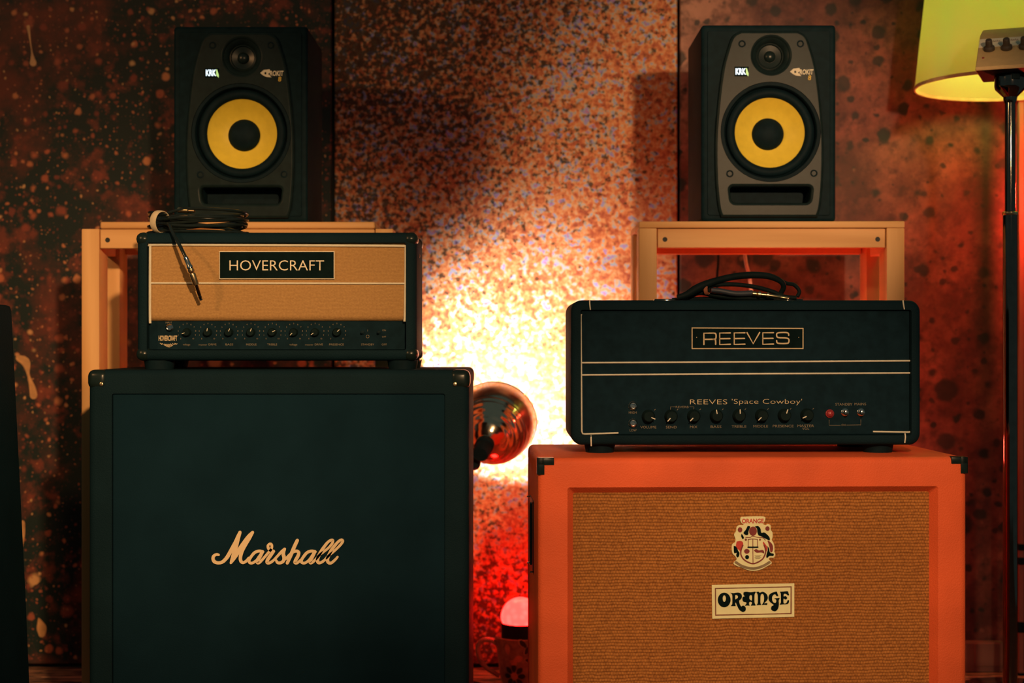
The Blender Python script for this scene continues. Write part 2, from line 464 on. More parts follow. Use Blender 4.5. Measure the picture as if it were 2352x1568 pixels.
# ================================================================== the setting
YW = 3.883                                    # front of the painted boards
def struct(name, bm, m, **k):
    o = mk(name, bm, m, **k); o['kind'] = 'structure'; return o
wall = struct('wall_back', box_bm(-2.7, 2.7, YW + 0.026, YW + 0.12, 0, 2.7), simple('dark_wall_plaster', (0.012, 0.018, 0.017), 0.8), smooth=False)
s1, s2 = (766 - 1176) * YW / F, (1560 - 1176) * YW / F
def board(x0, x1, y, m, lab):
    o = mk('painted_board', box_bm(x0, x1, y, YW + 0.026, 0.012, 2.68, 0.002, 1), m, wall, smooth=False); o['label'] = lab
    return o
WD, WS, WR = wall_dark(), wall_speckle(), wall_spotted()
board(-2.7, s1 - 0.005, YW - 0.002, WD, 'black painted board splattered with rust and orange drops')
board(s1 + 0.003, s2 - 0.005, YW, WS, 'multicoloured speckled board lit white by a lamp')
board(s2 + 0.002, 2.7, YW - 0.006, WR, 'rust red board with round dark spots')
# runs of ochre paint that stand proud on the left board
def drip(pts, wid):
    mk('paint_run', ribbon([((a - 1176) * YW / F, HC - (b - 784) * YW / F) for a, b in pts], [q * YW / F for q in wid], YW - 0.002, 0.0012), OCH, wall)
OCH = simple('ochre_paint', (0.58, 0.30, 0.11), 0.5)
drip([(66, 62), (69, 85), (74, 120), (77, 145)], [8, 4, 3, 16])
drip([(44, 822), (60, 832), (66, 860), (75, 890), (78, 908)], [14, 20, 6, 14, 17])
drip([(52, 1200), (53, 1225), (50, 1255)], [12, 10, 6])
drip([(90, 1420), (96, 1440), (97, 1455)], [4, 22, 16])

def floor_mat():
    t = NT('worn_dark_floorboards')
    v = t.scaled((5.0, 34.0, 5.0)); n = t.noise(2.2, 5, v, 0.65).outputs[0]
    c = t.mix(t.mr(n, 0.46, 0.54), (0.05, 0.035, 0.026), (0.55, 0.27, 0.15))
    t.set(Base_Color=c, Roughness=0.6, Specular_IOR_Level=0.3).bump(n, 0.2, 0.001)
    return t.m
FLM = floor_mat()
flr = struct('floor', box_bm(-2.7, 2.7, -0.6, YW + 0.12, -0.08, -0.016), simple('dark_subfloor', (0.01, 0.01, 0.009), 0.8), smooth=False)
y = YW + 0.02; k = 0
proto = None
while y > 1.6:
    y1 = y - 0.118
    if proto is None:
        proto = mk('floor_plank', box_bm(-2.7, 2.7, -0.1155, 0, -0.016, 0, 0.002, 1), FLM, flr, smooth=False); q = proto
    else:
        q = proto.copy(); C.objects.link(q); q.parent = flr
    q.location = (0.13 * math.sin(k * 2.1) * 0, y, -0.0006 * (k % 3)); y = y1; k += 1
mk('subfloor_boards', box_bm(-2.7, 2.7, -0.6, y, -0.016, -0.001), FLM, flr, smooth=False)

# ================================================================== black 4x12 cabinet (left)
Y1 = 2.95; f1 = PX(639.5, 0, Y1)
ZM = HC - (849 - 784) * Y1 / F
w1 = (1077 - 202) * Y1 / F; h1 = ZM - 0.012
T = thing('speaker_cabinet', 'large black guitar speaker cabinet with a cream script logo, on the floor at left', 'speaker cabinet', ((639.5 - 1176) * Y1 / F, Y1, 0))
f1.pyb = 784 + HC * F / Y1
mk('cabinet', case_bm(w1, h1, 0.355, 0.014, 0.045, 0.012, 0.016, z0=0.012), BLK, T)
b1 = 0.045
mk('grille_cloth', box_bm(-w1 / 2 + b1, w1 / 2 - b1, 0.004, 0.02, 0.012 + b1, ZM - b1, 0.003, 2), BLKG, T)
for sx in (-1, 1):
    for yy in (0.05, 0.30):
        mk('foot', lathe_bm([(0, 0), (0.018, 0), (0.02, 0.013), (0, 0.013)], (sx * (w1 / 2 - 0.06), yy, 0), n=20), RUB, T)
# moulded corner caps, each with a screw
def corner_cap(par, sx, z, sz, w, d, y0, sc=0.037, yy=None):
    t_ = 0.0022
    t_ = 0.0022
    x1 = sx * (w / 2 + t_); x0 = sx * (w / 2 - sc)
    a, b = sorted((x0, x1)); zz = sorted((z + sz * 0.0003, z - sz * sc))
    c = mk('corner_cap', box_bm(a, b, y0 - t_, y0 + 0.045, zz[0], zz[1], 0.0125, 4), PLASB, par)
    if sc > 0.03: mk('screw', lathe_bm([(0.0036, 0), (0.0036, -0.001), (0, -0.0022)], (sx * (w / 2 - 0.026), y0 - t_ - 0.0001, z - sz * 0.027), 'Y', 14), GOLD, c)
    return c
for sx in (-1, 1):
    corner_cap(T, sx, ZM, 1, w1, 0.355, 0.0); corner_cap(T, sx, ZM, 1, w1, 0.355, 0.312)
    corner_cap(T, sx, 0.012, -1, w1, 0.355, 0.0)
# rear corner caps show as thin bright ridges on the top; metal strip along the top edge
S = 6.918
def ms(pts, wid):
    return ([f1.p(470 + a / S, 1200 + b / S) for a, b in pts], [q / S * f1.s for q in (wid if isinstance(wid, list) else [wid] * len(pts))])
strokes = [
 ([(222, 512), (180, 508), (140, 535), (132, 580), (152, 620), (205, 640), (265, 632), (312, 600), (362, 540), (425, 430), (490, 310), (535, 210), (560, 152)], [38, 44, 50, 52, 52, 50, 52, 56, 60, 62, 62, 58, 50]),
 ([(560, 155), (528, 255), (492, 390), (458, 510), (432, 590), (416, 640)], [50, 62, 66, 62, 52, 40]),
 ([(416, 640), (468, 560), (535, 455), (615, 335), (698, 220), (762, 152)], [40, 62, 70, 68, 60, 46]),
 ([(762, 155), (705, 250), (635, 365), (588, 465), (566, 555), (574, 612), (606, 636), (652, 616), (700, 560)], [46, 60, 62, 58, 54, 50, 46, 44, 40]),
 ([(925, 462), (862, 452), (795, 475), (738, 540), (702, 605), (718, 638), (762, 640), (822, 598), (872, 530), (912, 468)], [46, 46, 48, 48, 46, 44, 42, 42, 44, 46]),
 ([(918, 460), (882, 535), (846, 600), (838, 638), (872, 634), (930, 572), (1000, 490), (1058, 420), (1066, 362), (1040, 336), (1006, 362), (1012, 408), (1050, 440), (1098, 456)], [50, 54, 54, 48, 42, 42, 42, 42, 40, 38, 40, 46, 52, 44]),
 ([(1095, 455), (1042, 528), (998, 595), (992, 636), (1032, 640), (1092, 600), (1158, 530), (1220, 462), (1272, 418)], [50, 56, 54, 48, 44, 42, 42, 46, 44]),
 ([(1268, 420), (1248, 495), (1262, 560), (1248, 612), (1200, 640), (1155, 634), (1136, 600)], [46, 56, 56, 52, 48, 44, 38]),
 ([(1240, 610), (1290, 572), (1345, 515), (1402, 468), (1458, 452), (1494, 476), (1482, 530), (1444, 598), (1434, 636), (1470, 640), (1532, 588)], [36, 40, 44, 46, 48, 50, 54, 54, 48, 42, 40]),
 ([(1472, 282), (1432, 365), (1392, 460), (1352, 555), (1312, 642)], [54, 58, 58, 56, 50]),
 ([(1758, 462), (1695, 452), (1628, 475), (1571, 540), (1535, 605), (1551, 638), (1595, 640), (1655, 598), (1705, 530), (1745, 468)], [46, 46, 48, 48, 46, 44, 42, 42, 44, 46]),
 ([(1751, 460), (1715, 535), (1682, 600), (1678, 638), (1712, 632), (1768, 578), (1830, 508), (1905, 452), (1972, 396), (2026, 330), (2036, 284), (2004, 280), (1952, 316), (1884, 404), (1826, 500), (1794, 580), (1802, 632), (1842, 636), (1900, 598), (1962, 528)], [50, 54, 54, 48, 42, 40, 40, 40, 40, 42, 44, 42, 44, 50, 54, 54, 50, 44, 42, 40]),
 ([(1930, 566), (1990, 508), (2062, 448), (2140, 372), (2190, 308), (2186, 278), (2152, 280), (2092, 334), (2022, 424), (1972, 520), (1950, 588), (1968, 636), (2012, 640), (2072, 590), (2112, 544)], [38, 40, 40, 42, 44, 42, 42, 46, 52, 54, 54, 50, 44, 42, 36]),
]
bm = bmesh.new()
for i, (p, wd) in enumerate(strokes):
    a, b = ms(p, wd); ribbon(a, b, 0.0045, 0.0035 + 0.00005 * i, 5, bm)
o = mk('script_logo', bm, IVORY, T); o['label'] = 'cream raised script lettering'

# ================================================================== amplifier head with tan cloth (left, upper)
Y2 = 3.0; px2 = 635.0
zb2 = ZM + 0.0165
T = thing('amplifier_head', 'black amplifier head with tan grille cloth on top of the black cabinet', 'amplifier', ((px2 - 1176) * Y2 / F, Y2, ZM))
f2 = PX(px2, 784 + (HC - ZM) * F / Y2, Y2)
w2 = (957 - 313) * f2.s; zt2 = f2.z(533); h2 = zt2 - 0.0165
mk('cabinet', case_bm(w2, h2, 0.20, 0.013, 0.020, 0.030, 0.016, z0=0.0165), BLK, T)
xl, xr = f2.x(341), f2.x(932)
def cloth_bm(z0, z1, curl):
    # flat cloth that rolls back at its lower edge
    prof = [(0.012, z1), (0.012, z0 + curl)]
    for k in range(1, 6):
        a = R(90 * k / 5); prof.append((0.012 + curl * (1 - math.cos(a)), z0 + curl - curl * math.sin(a)))
    b = bmesh.new(); L = [[b.verts.new((x_, yy, zz)) for x_ in (xl, xr)] for yy, zz in prof]
    for p, q in zip(L, L[1:]): b.faces.new((p[0], p[1], q[1], q[0]))
    return b
mk('upper_grille_cloth', cloth_bm(f2.z(650), f2.z(556), 0.001), CLOTH_T, T)
mk('lower_grille_cloth', cloth_bm(f2.z(737), f2.z(650), 0.012), CLOTH_T, T)
L_ = 0.0098
pz = [(f2.x(342), f2.z(742)), (f2.x(341.5), f2.z(700)), (f2.x(342), f2.z(572)), (f2.x(343.5), f2.z(564)), (f2.x(351), f2.z(561)), (f2.x(500), f2.z(561.5)), (f2.x(780), f2.z(563)), (f2.x(921), f2.z(564)), (f2.x(929), f2.z(567)), (f2.x(931), f2.z(576)), (f2.x(930), f2.z(700)), (f2.x(928.5), f2.z(738))]
mk('frame_piping', tube_bm([(a, L_, b) for a, b in pz], 0.0026, 8, 4), CREAM, T)
mk('middle_piping', tube_bm([(xl, L_, f2.z(649.5)), (0, L_, f2.z(650)), (xr, L_, f2.z(650.5))], 0.0018, 8, 4), CREAM, T)
npl = mk('name_plate', box_bm(f2.x(501.5), f2.x(767.5), 0.0075, 0.0125, f2.z(640.5), f2.z(576), 0.0006, 1), WHITE, T, smooth=False)
npl['label'] = 'pale bordered plate with the maker lettering'
mk('plate_face', box_bm(f2.x(503.5), f2.x(765.5), 0.0068, 0.008, f2.z(638.5), f2.z(578)), INK, npl, smooth=False)
mk('plate_lettering', text_mesh('HOVERCRAFT', (622 - 597) * f2.s, f2.x(634.5), f2.z(620.5), 0.0066, width=(744 - 526) * f2.s, bold=-0.008), WHITE, npl, smooth=False)
pan = mk('control_panel', box_bm(f2.x(335), f2.x(937), 0.022, 0.03, f2.z(803), f2.z(728), 0.0008, 1), PANELB, T, smooth=False)
yk = 0.0218
# printed legend of the panel
leg = []
def txt(s, cap, px, py, **k): leg.append(text_mesh(s, cap * f2.s, f2.x(px), f2.z(py), yk, **k))
kx = [424, 472.5, 521.5, 572, 621.5, 671, 720.5, 771]; ky = 763
for i, kxx in enumerate(kx):
    for d in range(11):
        a = R(225 - 27 * d)
        txt(str(d), 3.6, kxx + 20.5 * math.cos(a), ky + 1.5 - 20.5 * math.sin(a))
for s, px_, wpx in (('voltage', 423, 17), ('DRIVE', 483, 18), ('BASS', 522, 18), ('MIDDLE', 573, 24), ('TREBLE', 621, 23), ('voltage', 670, 18), ('DRIVE', 729, 19), ('PRESENCE', 770, 34), ('STANDBY', 842, 30), ('OFF', 880.5, 12)):
    txt(s, 4.6, px_, 793, width=wpx * f2.s)
for s, px_, wpx in (('master', 461, 20), ('master', 707, 19)): txt(s, 3.4, px_, 793, width=wpx * f2.s)
txt('INPUT', 4, 382, 742); txt('ON', 4, 880, 760); txt('OFF', 4, 880, 775); txt('I', 5, 842, 761)
bm = join(leg, 'l'); ribbon([(f2.x(842) + 3.4 * f2.s * math.cos(a_ * math.pi / 8), f2.z(772.5) + 3.4 * f2.s * math.sin(a_ * math.pi / 8)) for a_ in range(17)], 1.0 * f2.s, yk, 0.0003, 1, bm)
o = mk('panel_legend', bm, DIM, pan, smooth=False); o['kind'] = 'stuff'
em = join([text_mesh('HOVERCRAFT', 12 * f2.s, f2.x(380), f2.z(782), yk, width=43 * f2.s, bold=0.03)], 'e')
for k_ in range(15):
    a = -18 + k_ * 2.6; ribbon([(f2.x(380 + a), f2.z(788 + 3 * abs(math.sin(k_ * 1.7)))), (f2.x(380 + a + 3), f2.z(793 + 4 * math.cos(k_ * 0.45 - 3)))], 1.3 * f2.s, yk, 0.0003, 1, em)
o = mk('winged_emblem', em, PRINT, pan, smooth=False); o['kind'] = 'stuff'
ang = [200, 82, 66, 70, 28, 225, 215, 42]
def knob(par, x, z, y0, r, d, a, pm, plen=(0.35, 1.0)):
    k_ = mk('knob', lathe_bm([(r * 1.12, 0), (r * 1.12, -d * 0.25), (r, -d * 0.35), (r * 0.92, -d * 0.92), (r * 0.82, -d), (0, -d)], (x, y0, z), 'Y', 24), KNOBM, par)
    ca, sa = math.cos(a), math.sin(a)
    p0 = (x + ca * r * plen[0], z + sa * r * plen[0]); p1 = (x + ca * r * plen[1], z + sa * r * plen[1])
    mk('pointer', ribbon([p0, p1], r * 0.16, y0 - d + 0.0001, 0.0006, 1), pm, k_)
    return k_
for kxx, a in zip(kx, ang): knob(T, f2.x(kxx), f2.z(ky), 0.0222, 9.0 * f2.s, 0.012, R(a), CREAM)
mk('input_jack', lathe_bm([(0.0075, 0), (0.0075, -0.003), (0.005, -0.005), (0.0045, -0.001), (0, -0.001)], (f2.x(384), 0.0222, f2.z(752)), 'Y', 20), CHROME, T)
for px_ in (842, 880): 
    mk('toggle_switch', lathe_bm([(0.004, 0), (0.004, -0.003), (0.0016, -0.004), (0.0022, -0.012), (0, -0.0128)], (f2.x(px_ - 12), 0.0222, f2.z(763)), 'Y', 16), RUB, T)
for sx in (-1, 1):
    c = corner_cap(T, sx, zt2, 1, w2, 0.2, 0.0, 0.026); corner_cap(T, sx, 0.0165, -1, w2, 0.2, 0.0, 0.026); corner_cap(T, sx, zt2, 1, w2, 0.2, 0.157, 0.026); corner_cap(T, sx, 0.0165, -1, w2, 0.2, 0.157, 0.026)
for px_ in (357, 922):
    for yy in (0.035, 0.165):
        mk('foot', lathe_bm([(0, 0), (0.027, 0), (0.030, 0.017), (0, 0.017)], (f2.x(px_), yy, 0), n=24), RUB, T)
for py_ in (583, 828):
    mk('side_handle_screw', lathe_bm([(0.004, 0), (0.004, 0.001), (0, 0.003)], (0, 0, 0), 'Z', 14), STEEL, T)
    o = bpy.data.objects[[q.name for q in T.children if q.name.startswith('side_handle_screw')][-1]]
    o.rotation_euler = (0, R(90), 0); o.location = (w2 / 2, 0.075, f2.z(py_))

# ------------------------------------------------------------------ coiled guitar cable on the left head
zh = ZM + zt2
CBL = simple('black_glossy_cable', (0.010, 0.017, 0.017), 0.22, spec=0.6)
T = thing('guitar_cable', 'coiled black guitar cable with a cream strap, its plug hanging over tan cloth', 'cable', at(455, 784 - (zh - HC) * F / 3.1, 3.1))
cx_, cy_ = 0.0, 0.0
for k in range(9):
    ph = k * 1.9; rx = 0.098 - 0.004 * (k % 4) + 0.002 * math.sin(k * 3); ry = 0.078 - 0.006 * (k % 3); zz = 0.0045 + 0.0048 * k
    tilt = 0.006 * math.sin(k * 2.3); pts = []
    for i in range(33):
        a = 2 * math.pi * i / 32 + math.pi
        z_ = zz + 0.006 * math.sin(a + ph) + tilt * math.cos(a)
        # the bundle is drawn together by the strap near its left end
        sq = math.exp(-((a - math.pi) % (2 * math.pi) - 0.91) ** 2 / 0.10) 
        z_ = z_ * (1 - 0.35 * sq) + 0.020 * 0.35 * sq
        pts.append((rx * math.cos(a), ry * math.sin(a), max(0.0036, z_)))
    mk('cable_loop', tube_bm(pts, 0.0031, 8, 2), CBL, T)
def torus_bm(R1, r, ax, n1=28, n2=10, sq=1.0):
    b = bmesh.new(); L = []
    for i in range(n1):
        a = 2 * math.pi * i / n1; L.append([b.verts.new(((R1 + r * math.cos(2 * math.pi * j / n2)) * math.cos(a), ax * math.sin(2 * math.pi * j / n2), (R1 + r * math.cos(2 * math.pi * j / n2)) * math.sin(a) * sq)) for j in range(n2)])
    for i in range(n1):
        for j in range(n2): b.faces.new((L[i][j], L[(i + 1) % n1][j], L[(i + 1) % n1][(j + 1) % n2], L[i][(j + 1) % n2]))
    return b
o = mk('strap', torus_bm(0.0185, 0.0012, 0.0085, 28, 10, 1.15), STRAP, T); o.location = (-0.061, -0.062, 0.0225); o.rotation_euler = (R(8), R(-14), R(52))
o['label'] = 'cream strap round the coil'
# tail and plug (points in the frame of the cable thing)
def loc(px, py, Y): 
    p = at(px, py, Y); return (p[0] - T.location[0], p[1] - T.location[1], p[2] - T.location[2])
mk('cable_tail', tube_bm([(-0.063, -0.062, 0.020), loc(387, 515, 3.01), loc(394, 529, 2.992), loc(402, 545, 2.980), loc(412, 562, 2.966), loc(421, 580, 2.958), loc(427, 592, 2.955)], 0.0033, 10, 6), CBL, T)
def along(p, q, prof, m, name, par):
    P, Q = Vector(p), Vector(q); d = Q - P; ln = d.length
    b = lathe_bm([(r, h * ln) for r, h in prof], n=20); M_ = d.to_track_quat('Z', 'Y').to_matrix().to_4x4(); M_.translation = P
    bmesh.ops.transform(b, matrix=M_, verts=b.verts[:]); return mk(name, b, m, par)
pl = along(loc(426, 590, 2.955), loc(437, 615, 2.956), [(0.0036, 0), (0.0046, 0.05), (0.0048, 0.75), (0.0062, 0.86), (0.0062, 1), (0, 1)], CHROME, 'plug_sleeve', T)
along(loc(437, 615, 2.956), loc(451, 655, 2.968), [(0.0048, 0), (0.0062, 0.12), (0.0062, 0.22), (0.0045, 0.28), (0.0062, 0.36), (0.0056, 0.95), (0.003, 1), (0, 1)], GOLD, 'plug_barrel', T)
along(loc(451, 655, 2.968), loc(462.5, 691, 2.982), [(0.0033, 0), (0.0033, 0.62), (0.0027, 0.66), (0.0033, 0.70), (0.0033, 0.80), (0.0024, 0.84), (0.0034, 0.92), (0, 1)], STEEL, 'plug_tip', T)
q0 = (-0.028, -0.060, 0.046); q1 = (0.008, -0.066, 0.043)
along(q0, q1, [(0.003, 0), (0.0055, 0.05), (0.0055, 0.6), (0.0035, 0.65), (0.0033, 0.95), (0, 1)], GOLD, 'second_plug', T)

# ================================================================== wooden stands
def stand(name, label, loc_, w, h, d, rz, kind):
    """w, h outer size; front at local y=0; post 38 x 70 mm"""
    T = thing(name, label, 'stand', loc_, rz, None)
    pw, pd = 0.038, 0.070
    ptop = h - 0.014
    for sx in (-1, 1):
        for y0 in (0.0, d - pd):
            a, b = sorted((sx * w / 2, sx * (w / 2 - pw)))
            mk('post', box_bm(a, b, y0, y0 + pd, 0, ptop, 0.0025, 2), PINE_Z, T)
        a, b = sorted((sx * (w / 2 - 0.008), sx * (w / 2 - 0.030)))
        mk('side_rail', box_bm(a, b, pd, d - pd, ptop - 0.05, ptop - 0.004, 0.002, 1), PINE_Y, T)
        mk('lower_side_rail', box_bm(a, b, pd, d - pd, 0.10, 0.15, 0.002, 1), PINE_Y, T)
    x0 = w / 2 - pw - 0.0006
    rl = 0.0 if kind == 'inset' else 0.006
    rail = None
    for y0 in (rl, d - 0.024):
        r_ = mk('cross_rail', box_bm(-x0 + (0.0012 if y0 == rl else 0), x0 - 0.001, y0, y0 + 0.022, ptop - 0.042, ptop - 0.001, 0.0015, 1), PINE_X, T)
        if y0 == rl:
            for sx in (-1, 1):
                s_ = mk('screw_hole', lathe_bm([(0.0052, 0), (0.0052, -0.0004), (0.003, 0.0), (0, 0.0)], (sx * (x0 - 0.017), y0 - 0.0002, ptop - 0.024), 'Y', 18), HOLE, r_)
    if kind == 'inset':
        mk('top_plank', box_bm(-w / 2 + pw + 0.001, w / 2 - pw - 0.001, 0.001, d + 0.03, ptop, h + 0.001, 0.0045, 4), PINE_X, T)
    else:
        mk('top_plank', box_bm(-w / 2, w / 2, -0.001, d, ptop, h, 0.002, 2), PINE_X, T)
    return T
YS = 3.33; sS = YS / F
zpl = HC + (784 - 510) * sS
wl = (903 - 187) * sS
stand('wooden_stand', 'pine stand behind the left amplifier head, carrying the darker studio monitor', (((903 + 187) / 2 - 1176) * sS, YS, 0), wl, zpl, 0.245, 0, 'inset')
zpr = HC + (784 - 508) * sS
wr = (2077 - 1468) * sS
stand('wooden_stand', 'pine stand behind the right amplifier head, its left edge lit white by the clamp lamp', (((2077 + 1468) / 2 - 1176) * sS, YS, 0), wr, zpr, 0.27, R(-0.6), 'flush')

# ================================================================== studio monitors
def make_monitor():
    T = thing('studio_monitor', 'x', 'speaker', (0, YS, 0), 0, 'studio monitors with yellow cones')
    g = PX(1767, 505, YS)
    W, H, D = 0.287, (505 - 52) * sS, 0.255
    mk('cabinet', case_bm(W, H, D, 0.007, 0.016, 0.060, 0.008), CABB, T)
    # flat front round the sculpted baffle, with the same driver holes
    # sculpted front: outline with holes for the drivers and the port
    half = [(64, 74), (80, 84), (90, 110), (102, 155), (111, 220), (118, 300), (119, 360), (117, 420), (112, 470), (106, 490)]
    out = smooth_pts([(g.x(1767 + a), g.z(b)) for a, b in half], 4)
    outline = [(-a, b) for a, b in out][::-1]
    outline = out + [(-a, b) for a, b in reversed(out)]
    wc = (g.x(1770), g.z(300)); tc = (g.x(1771), g.z(124))
    port = [(p[0], p[2]) for p in rr(98 * g.s, 25 * g.s, 0.014, 0, 5, g.x(1770), g.z(444))]
    port = [(a * (1.0 + 0.03 * (b - g.z(444)) / (25 * g.s)), b) for a, b in port]
    me = poly_mesh([outline, ell(*wc, 0.1065, 0.1065, 56), ell(*tc, 0.044, 0.044, 40), port], 0.004, 0.008, 0.006)
    b_ = mk('baffle', me, BAFFLE, T)
    rim_ = [(p[0], p[2]) for p in rr(W / 2 - 0.014, H / 2 - 0.014, 0.004, 0, 3, 0, H / 2)]
    mk('front_plate', poly_mesh([rim_, ell(*wc, 0.108, 0.108, 56), ell(*tc, 0.0465, 0.0465, 40), port], 0.003, 0.004, 0.001), CABB, T)
    mk('waveguide', lathe_bm([(0.0455, -0.0072), (0.044, -0.0078), (0.038, -0.006), (0.031, 0.000), (0.0275, 0.006), (0.027, 0.016)], (tc[0], 0, tc[1]), 'Y', 44), BAFFLE, b_)
    tw = mk('tweeter', lathe_bm([(0.0285, 0.005), (0.0255, 0.004), (0.024, 0.008), (0.0125, 0.010)] + [(0.0125 * math.cos(R(a)), 0.010 - 0.0085 * math.sin(R(a))) for a in range(15, 91, 15)], (tc[0], 0, tc[1]), 'Y', 36), PLASB, T)
    wf = mk('woofer', lathe_bm([(0.107, -0.006), (0.1055, -0.0095), (0.099, -0.0095), (0.0965, -0.005), (0.096, 0.006), (0.0935, 0.004)] +
            [(0.0845 + 0.009 * math.cos(R(a)), 0.002 - 0.0075 * math.sin(R(a))) for a in range(0, 181, 18)] + [(0.0745, 0.003)], (wc[0], 0, wc[1]), 'Y', 72), RUB, T)
    mk('cone', lathe_bm([(0.0755, 0.0035), (0.070, 0.008), (0.060, 0.0165), (0.048, 0.024), (0.0385, 0.0285), (0.034, 0.030)], (wc[0], 0, wc[1]), 'Y', 72), CONE, wf)
    mk('dust_cap', lathe_bm([(0.0345, 0.0295)] + [(0.0345 * math.cos(R(a)), 0.0295 - 0.017 * math.sin(R(a))) for a in range(0, 91, 10)], (wc[0], 0, wc[1]), 'Y', 48), RUB, wf)
    pt = loft([rr(99 * g.s, 26 * g.s, 0.014, -0.002, 5, g.x(1770), g.z(444)), rr(92 * g.s, 21 * g.s, 0.012, 0.012, 5, g.x(1770), g.z(443)), rr(90 * g.s, 19 * g.s, 0.010, 0.05, 5, g.x(1770), g.z(443))], False, True)
    mk('bass_port', pt, RUB, T)
    for px_, py_ in ((1704, 98), (1838, 98), (1676, 396), (1869, 395)):
        mk('screw', lathe_bm([(0.0078, 0), (0.0078, -0.0007), (0.0055, -0.0012), (0.004, 0.001), (0, 0.001)], (g.x(px_), -0.0100, g.z(py_)), 'Y', 18), RUB, T)
    yb = -0.0102
    bd = mk('lit_badge', box_bm(g.x(1687), g.x(1719), yb - 0.0012, yb + 0.001, g.z(172.5), g.z(150.5), 0.0004, 1), INK, T, smooth=False)
    mk('badge_lettering', text_mesh('KRK', 14.5 * g.s, g.x(1701), g.z(168.5), yb - 0.0016, width=24 * g.s, bold=0.035), LIT, bd, smooth=False)
    mk('badge_tip', poly_mesh([[(g.x(1713), g.z(168)), (g.x(1718.5), g.z(173)), (g.x(1719), g.z(167)), (g.x(1715), g.z(154)), (g.x(1712.5), g.z(154))]], yb - 0.0015, 0.0002), LITG, bd, smooth=False)
    mo = mk('model_lettering', join([text_mesh('ROKIT', 11.5 * g.s, g.x(1852), g.z(168), yb - 0.0004, width=32 * g.s, bold=0.03, shear=0.12),
             poly_mesh([[(g.x(1814), g.z(162)), (g.x(1822), g.z(155)), (g.x(1836), g.z(153.5)), (g.x(1838), g.z(160)), (g.x(1832), g.z(164)), (g.x(1840), g.z(172)), (g.x(1828), g.z(171)), (g.x(1820), g.z(167))], ell(g.x(1826), g.z(162.5), 2.4 * g.s, 3 * g.s, 12)], yb - 0.0004, 0.0002)], 'j'), WHITE, T, smooth=False)
    mk('size_numeral', text_mesh('8', 11 * g.s, g.x(1859), g.z(181), yb - 0.0004, bold=0.02, shear=0.1), YEL, T, smooth=False)
    return T
LIT = emit('backlit_white', (0.75, 0.90, 1.0), 1.6); LITG = emit('backlit_green', (0.55, 0.85, 0.25), 0.9)
mon = make_monitor()
mon['label'] = 'studio monitor with a brightly lit baffle, on the right pine stand'
mon.location = ((1767 - 1176) * sS, YS + 0.008, zpr)
dup(mon, ((549 - 1176) * sS, YS + 0.02, zpl + 0.001), 0, 'dim studio monitor on the left pine stand, behind the coiled cable')
# ================================================================== orange cabinet (right)
Y3 = 2.77; pc3 = 1731.0
ZO = HC - (1050 - 784) * Y3 / F
T = thing('speaker_cabinet', 'orange guitar speaker cabinet with tan woven cloth and a crest, on the floor', 'speaker cabinet', ((pc3 - 1176) * Y3 / F, Y3, 0), R(2.2))
f3 = PX(pc3, 784 + HC * F / Y3, Y3)
w3 = (2228 - 1236) * f3.s
zb3 = 0.034
mk('cabinet', case_bm(w3, ZO - zb3, 0.375, 0.011, 0.052, 0.020, 0.012, 0.0125, z0=zb3), ORG, T)
gx0, gx1 = f3.x(1300), f3.x(2160); gz1 = f3.z(1118); gz0 = 0.09
# the bevelled inner lip runs down to the cloth
mk('grille_cloth', box_bm(-w3 / 2 + 0.06, w3 / 2 - 0.06, 0.0175, 0.028, zb3 + 0.06, ZO - 0.06, 0.0005, 1), CLOTH_O, T, smooth=False)
for sx in (-1, 1):
    mk('runner', box_bm(sx * 0.30 - 0.025, sx * 0.30 + 0.025, 0.03, 0.345, 0, 0.036, 0.004, 2), PINE_Y, T)
def l_corner(sx, top=True):
    # stepped black metal corner: an L on the front, folded over the top and the side
    t_ = 0.0016; a_ = 0.030; n_ = 0.013; dep = 0.02
    zt = ZO if top else zb3; sz = 1 if top else -1
    b = bmesh.new(); X = lambda q: sx * (w3 / 2 + t_ - q); Z = lambda q: zt + sz * (0.0003 - q)
    def bx(u0, u1, v0, v1, y0, y1):
        xs = sorted((X(u0), X(u1))); zs = sorted((Z(v0), Z(v1))); box_bm(xs[0], xs[1], y0, y1, zs[0], zs[1], 0.0012, 2, b)
    bx(0.0, a_, 0.0, n_, -t_, 0.006); bx(0.0, n_, 0.0, a_, -t_, 0.006)
    bx(0.0, a_, 0.0, 0.003, -t_, dep); bx(0.0, 0.003, 0.0, a_, -t_, dep)
    mk('corner_guard', b, PLASB, T)
for sx in (-1, 1): l_corner(sx); l_corner(sx, False)
# recessed bar handle on the left side
hs = mk('side_handle', box_bm(-w3 / 2 - 0.0006, -w3 / 2 + 0.004, 0.13, 0.27, f3.z(1345), f3.z(1165), 0.003, 2), PLASB, T)
mk('handle_bar', tube_bm([(-w3 / 2 - 0.000, 0.20, f3.z(1330)), (-w3 / 2 - 0.001, 0.20, f3.z(1310)), (-w3 / 2 - 0.001, 0.20, f3.z(1200)), (-w3 / 2 - 0.000, 0.20, f3.z(1180))], 0.004, 10, 5), RUB, hs)
for zz in (f3.z(1338), f3.z(1172)):
    for yy in (0.14, 0.26): mk('handle_screw', lathe_bm([(0.004, 0), (0.003, 0.002), (0, 0.0025)], (0, 0, 0), 'Z', 10), STEEL, hs).location = (-w3 / 2 - 0.0035, yy, zz)
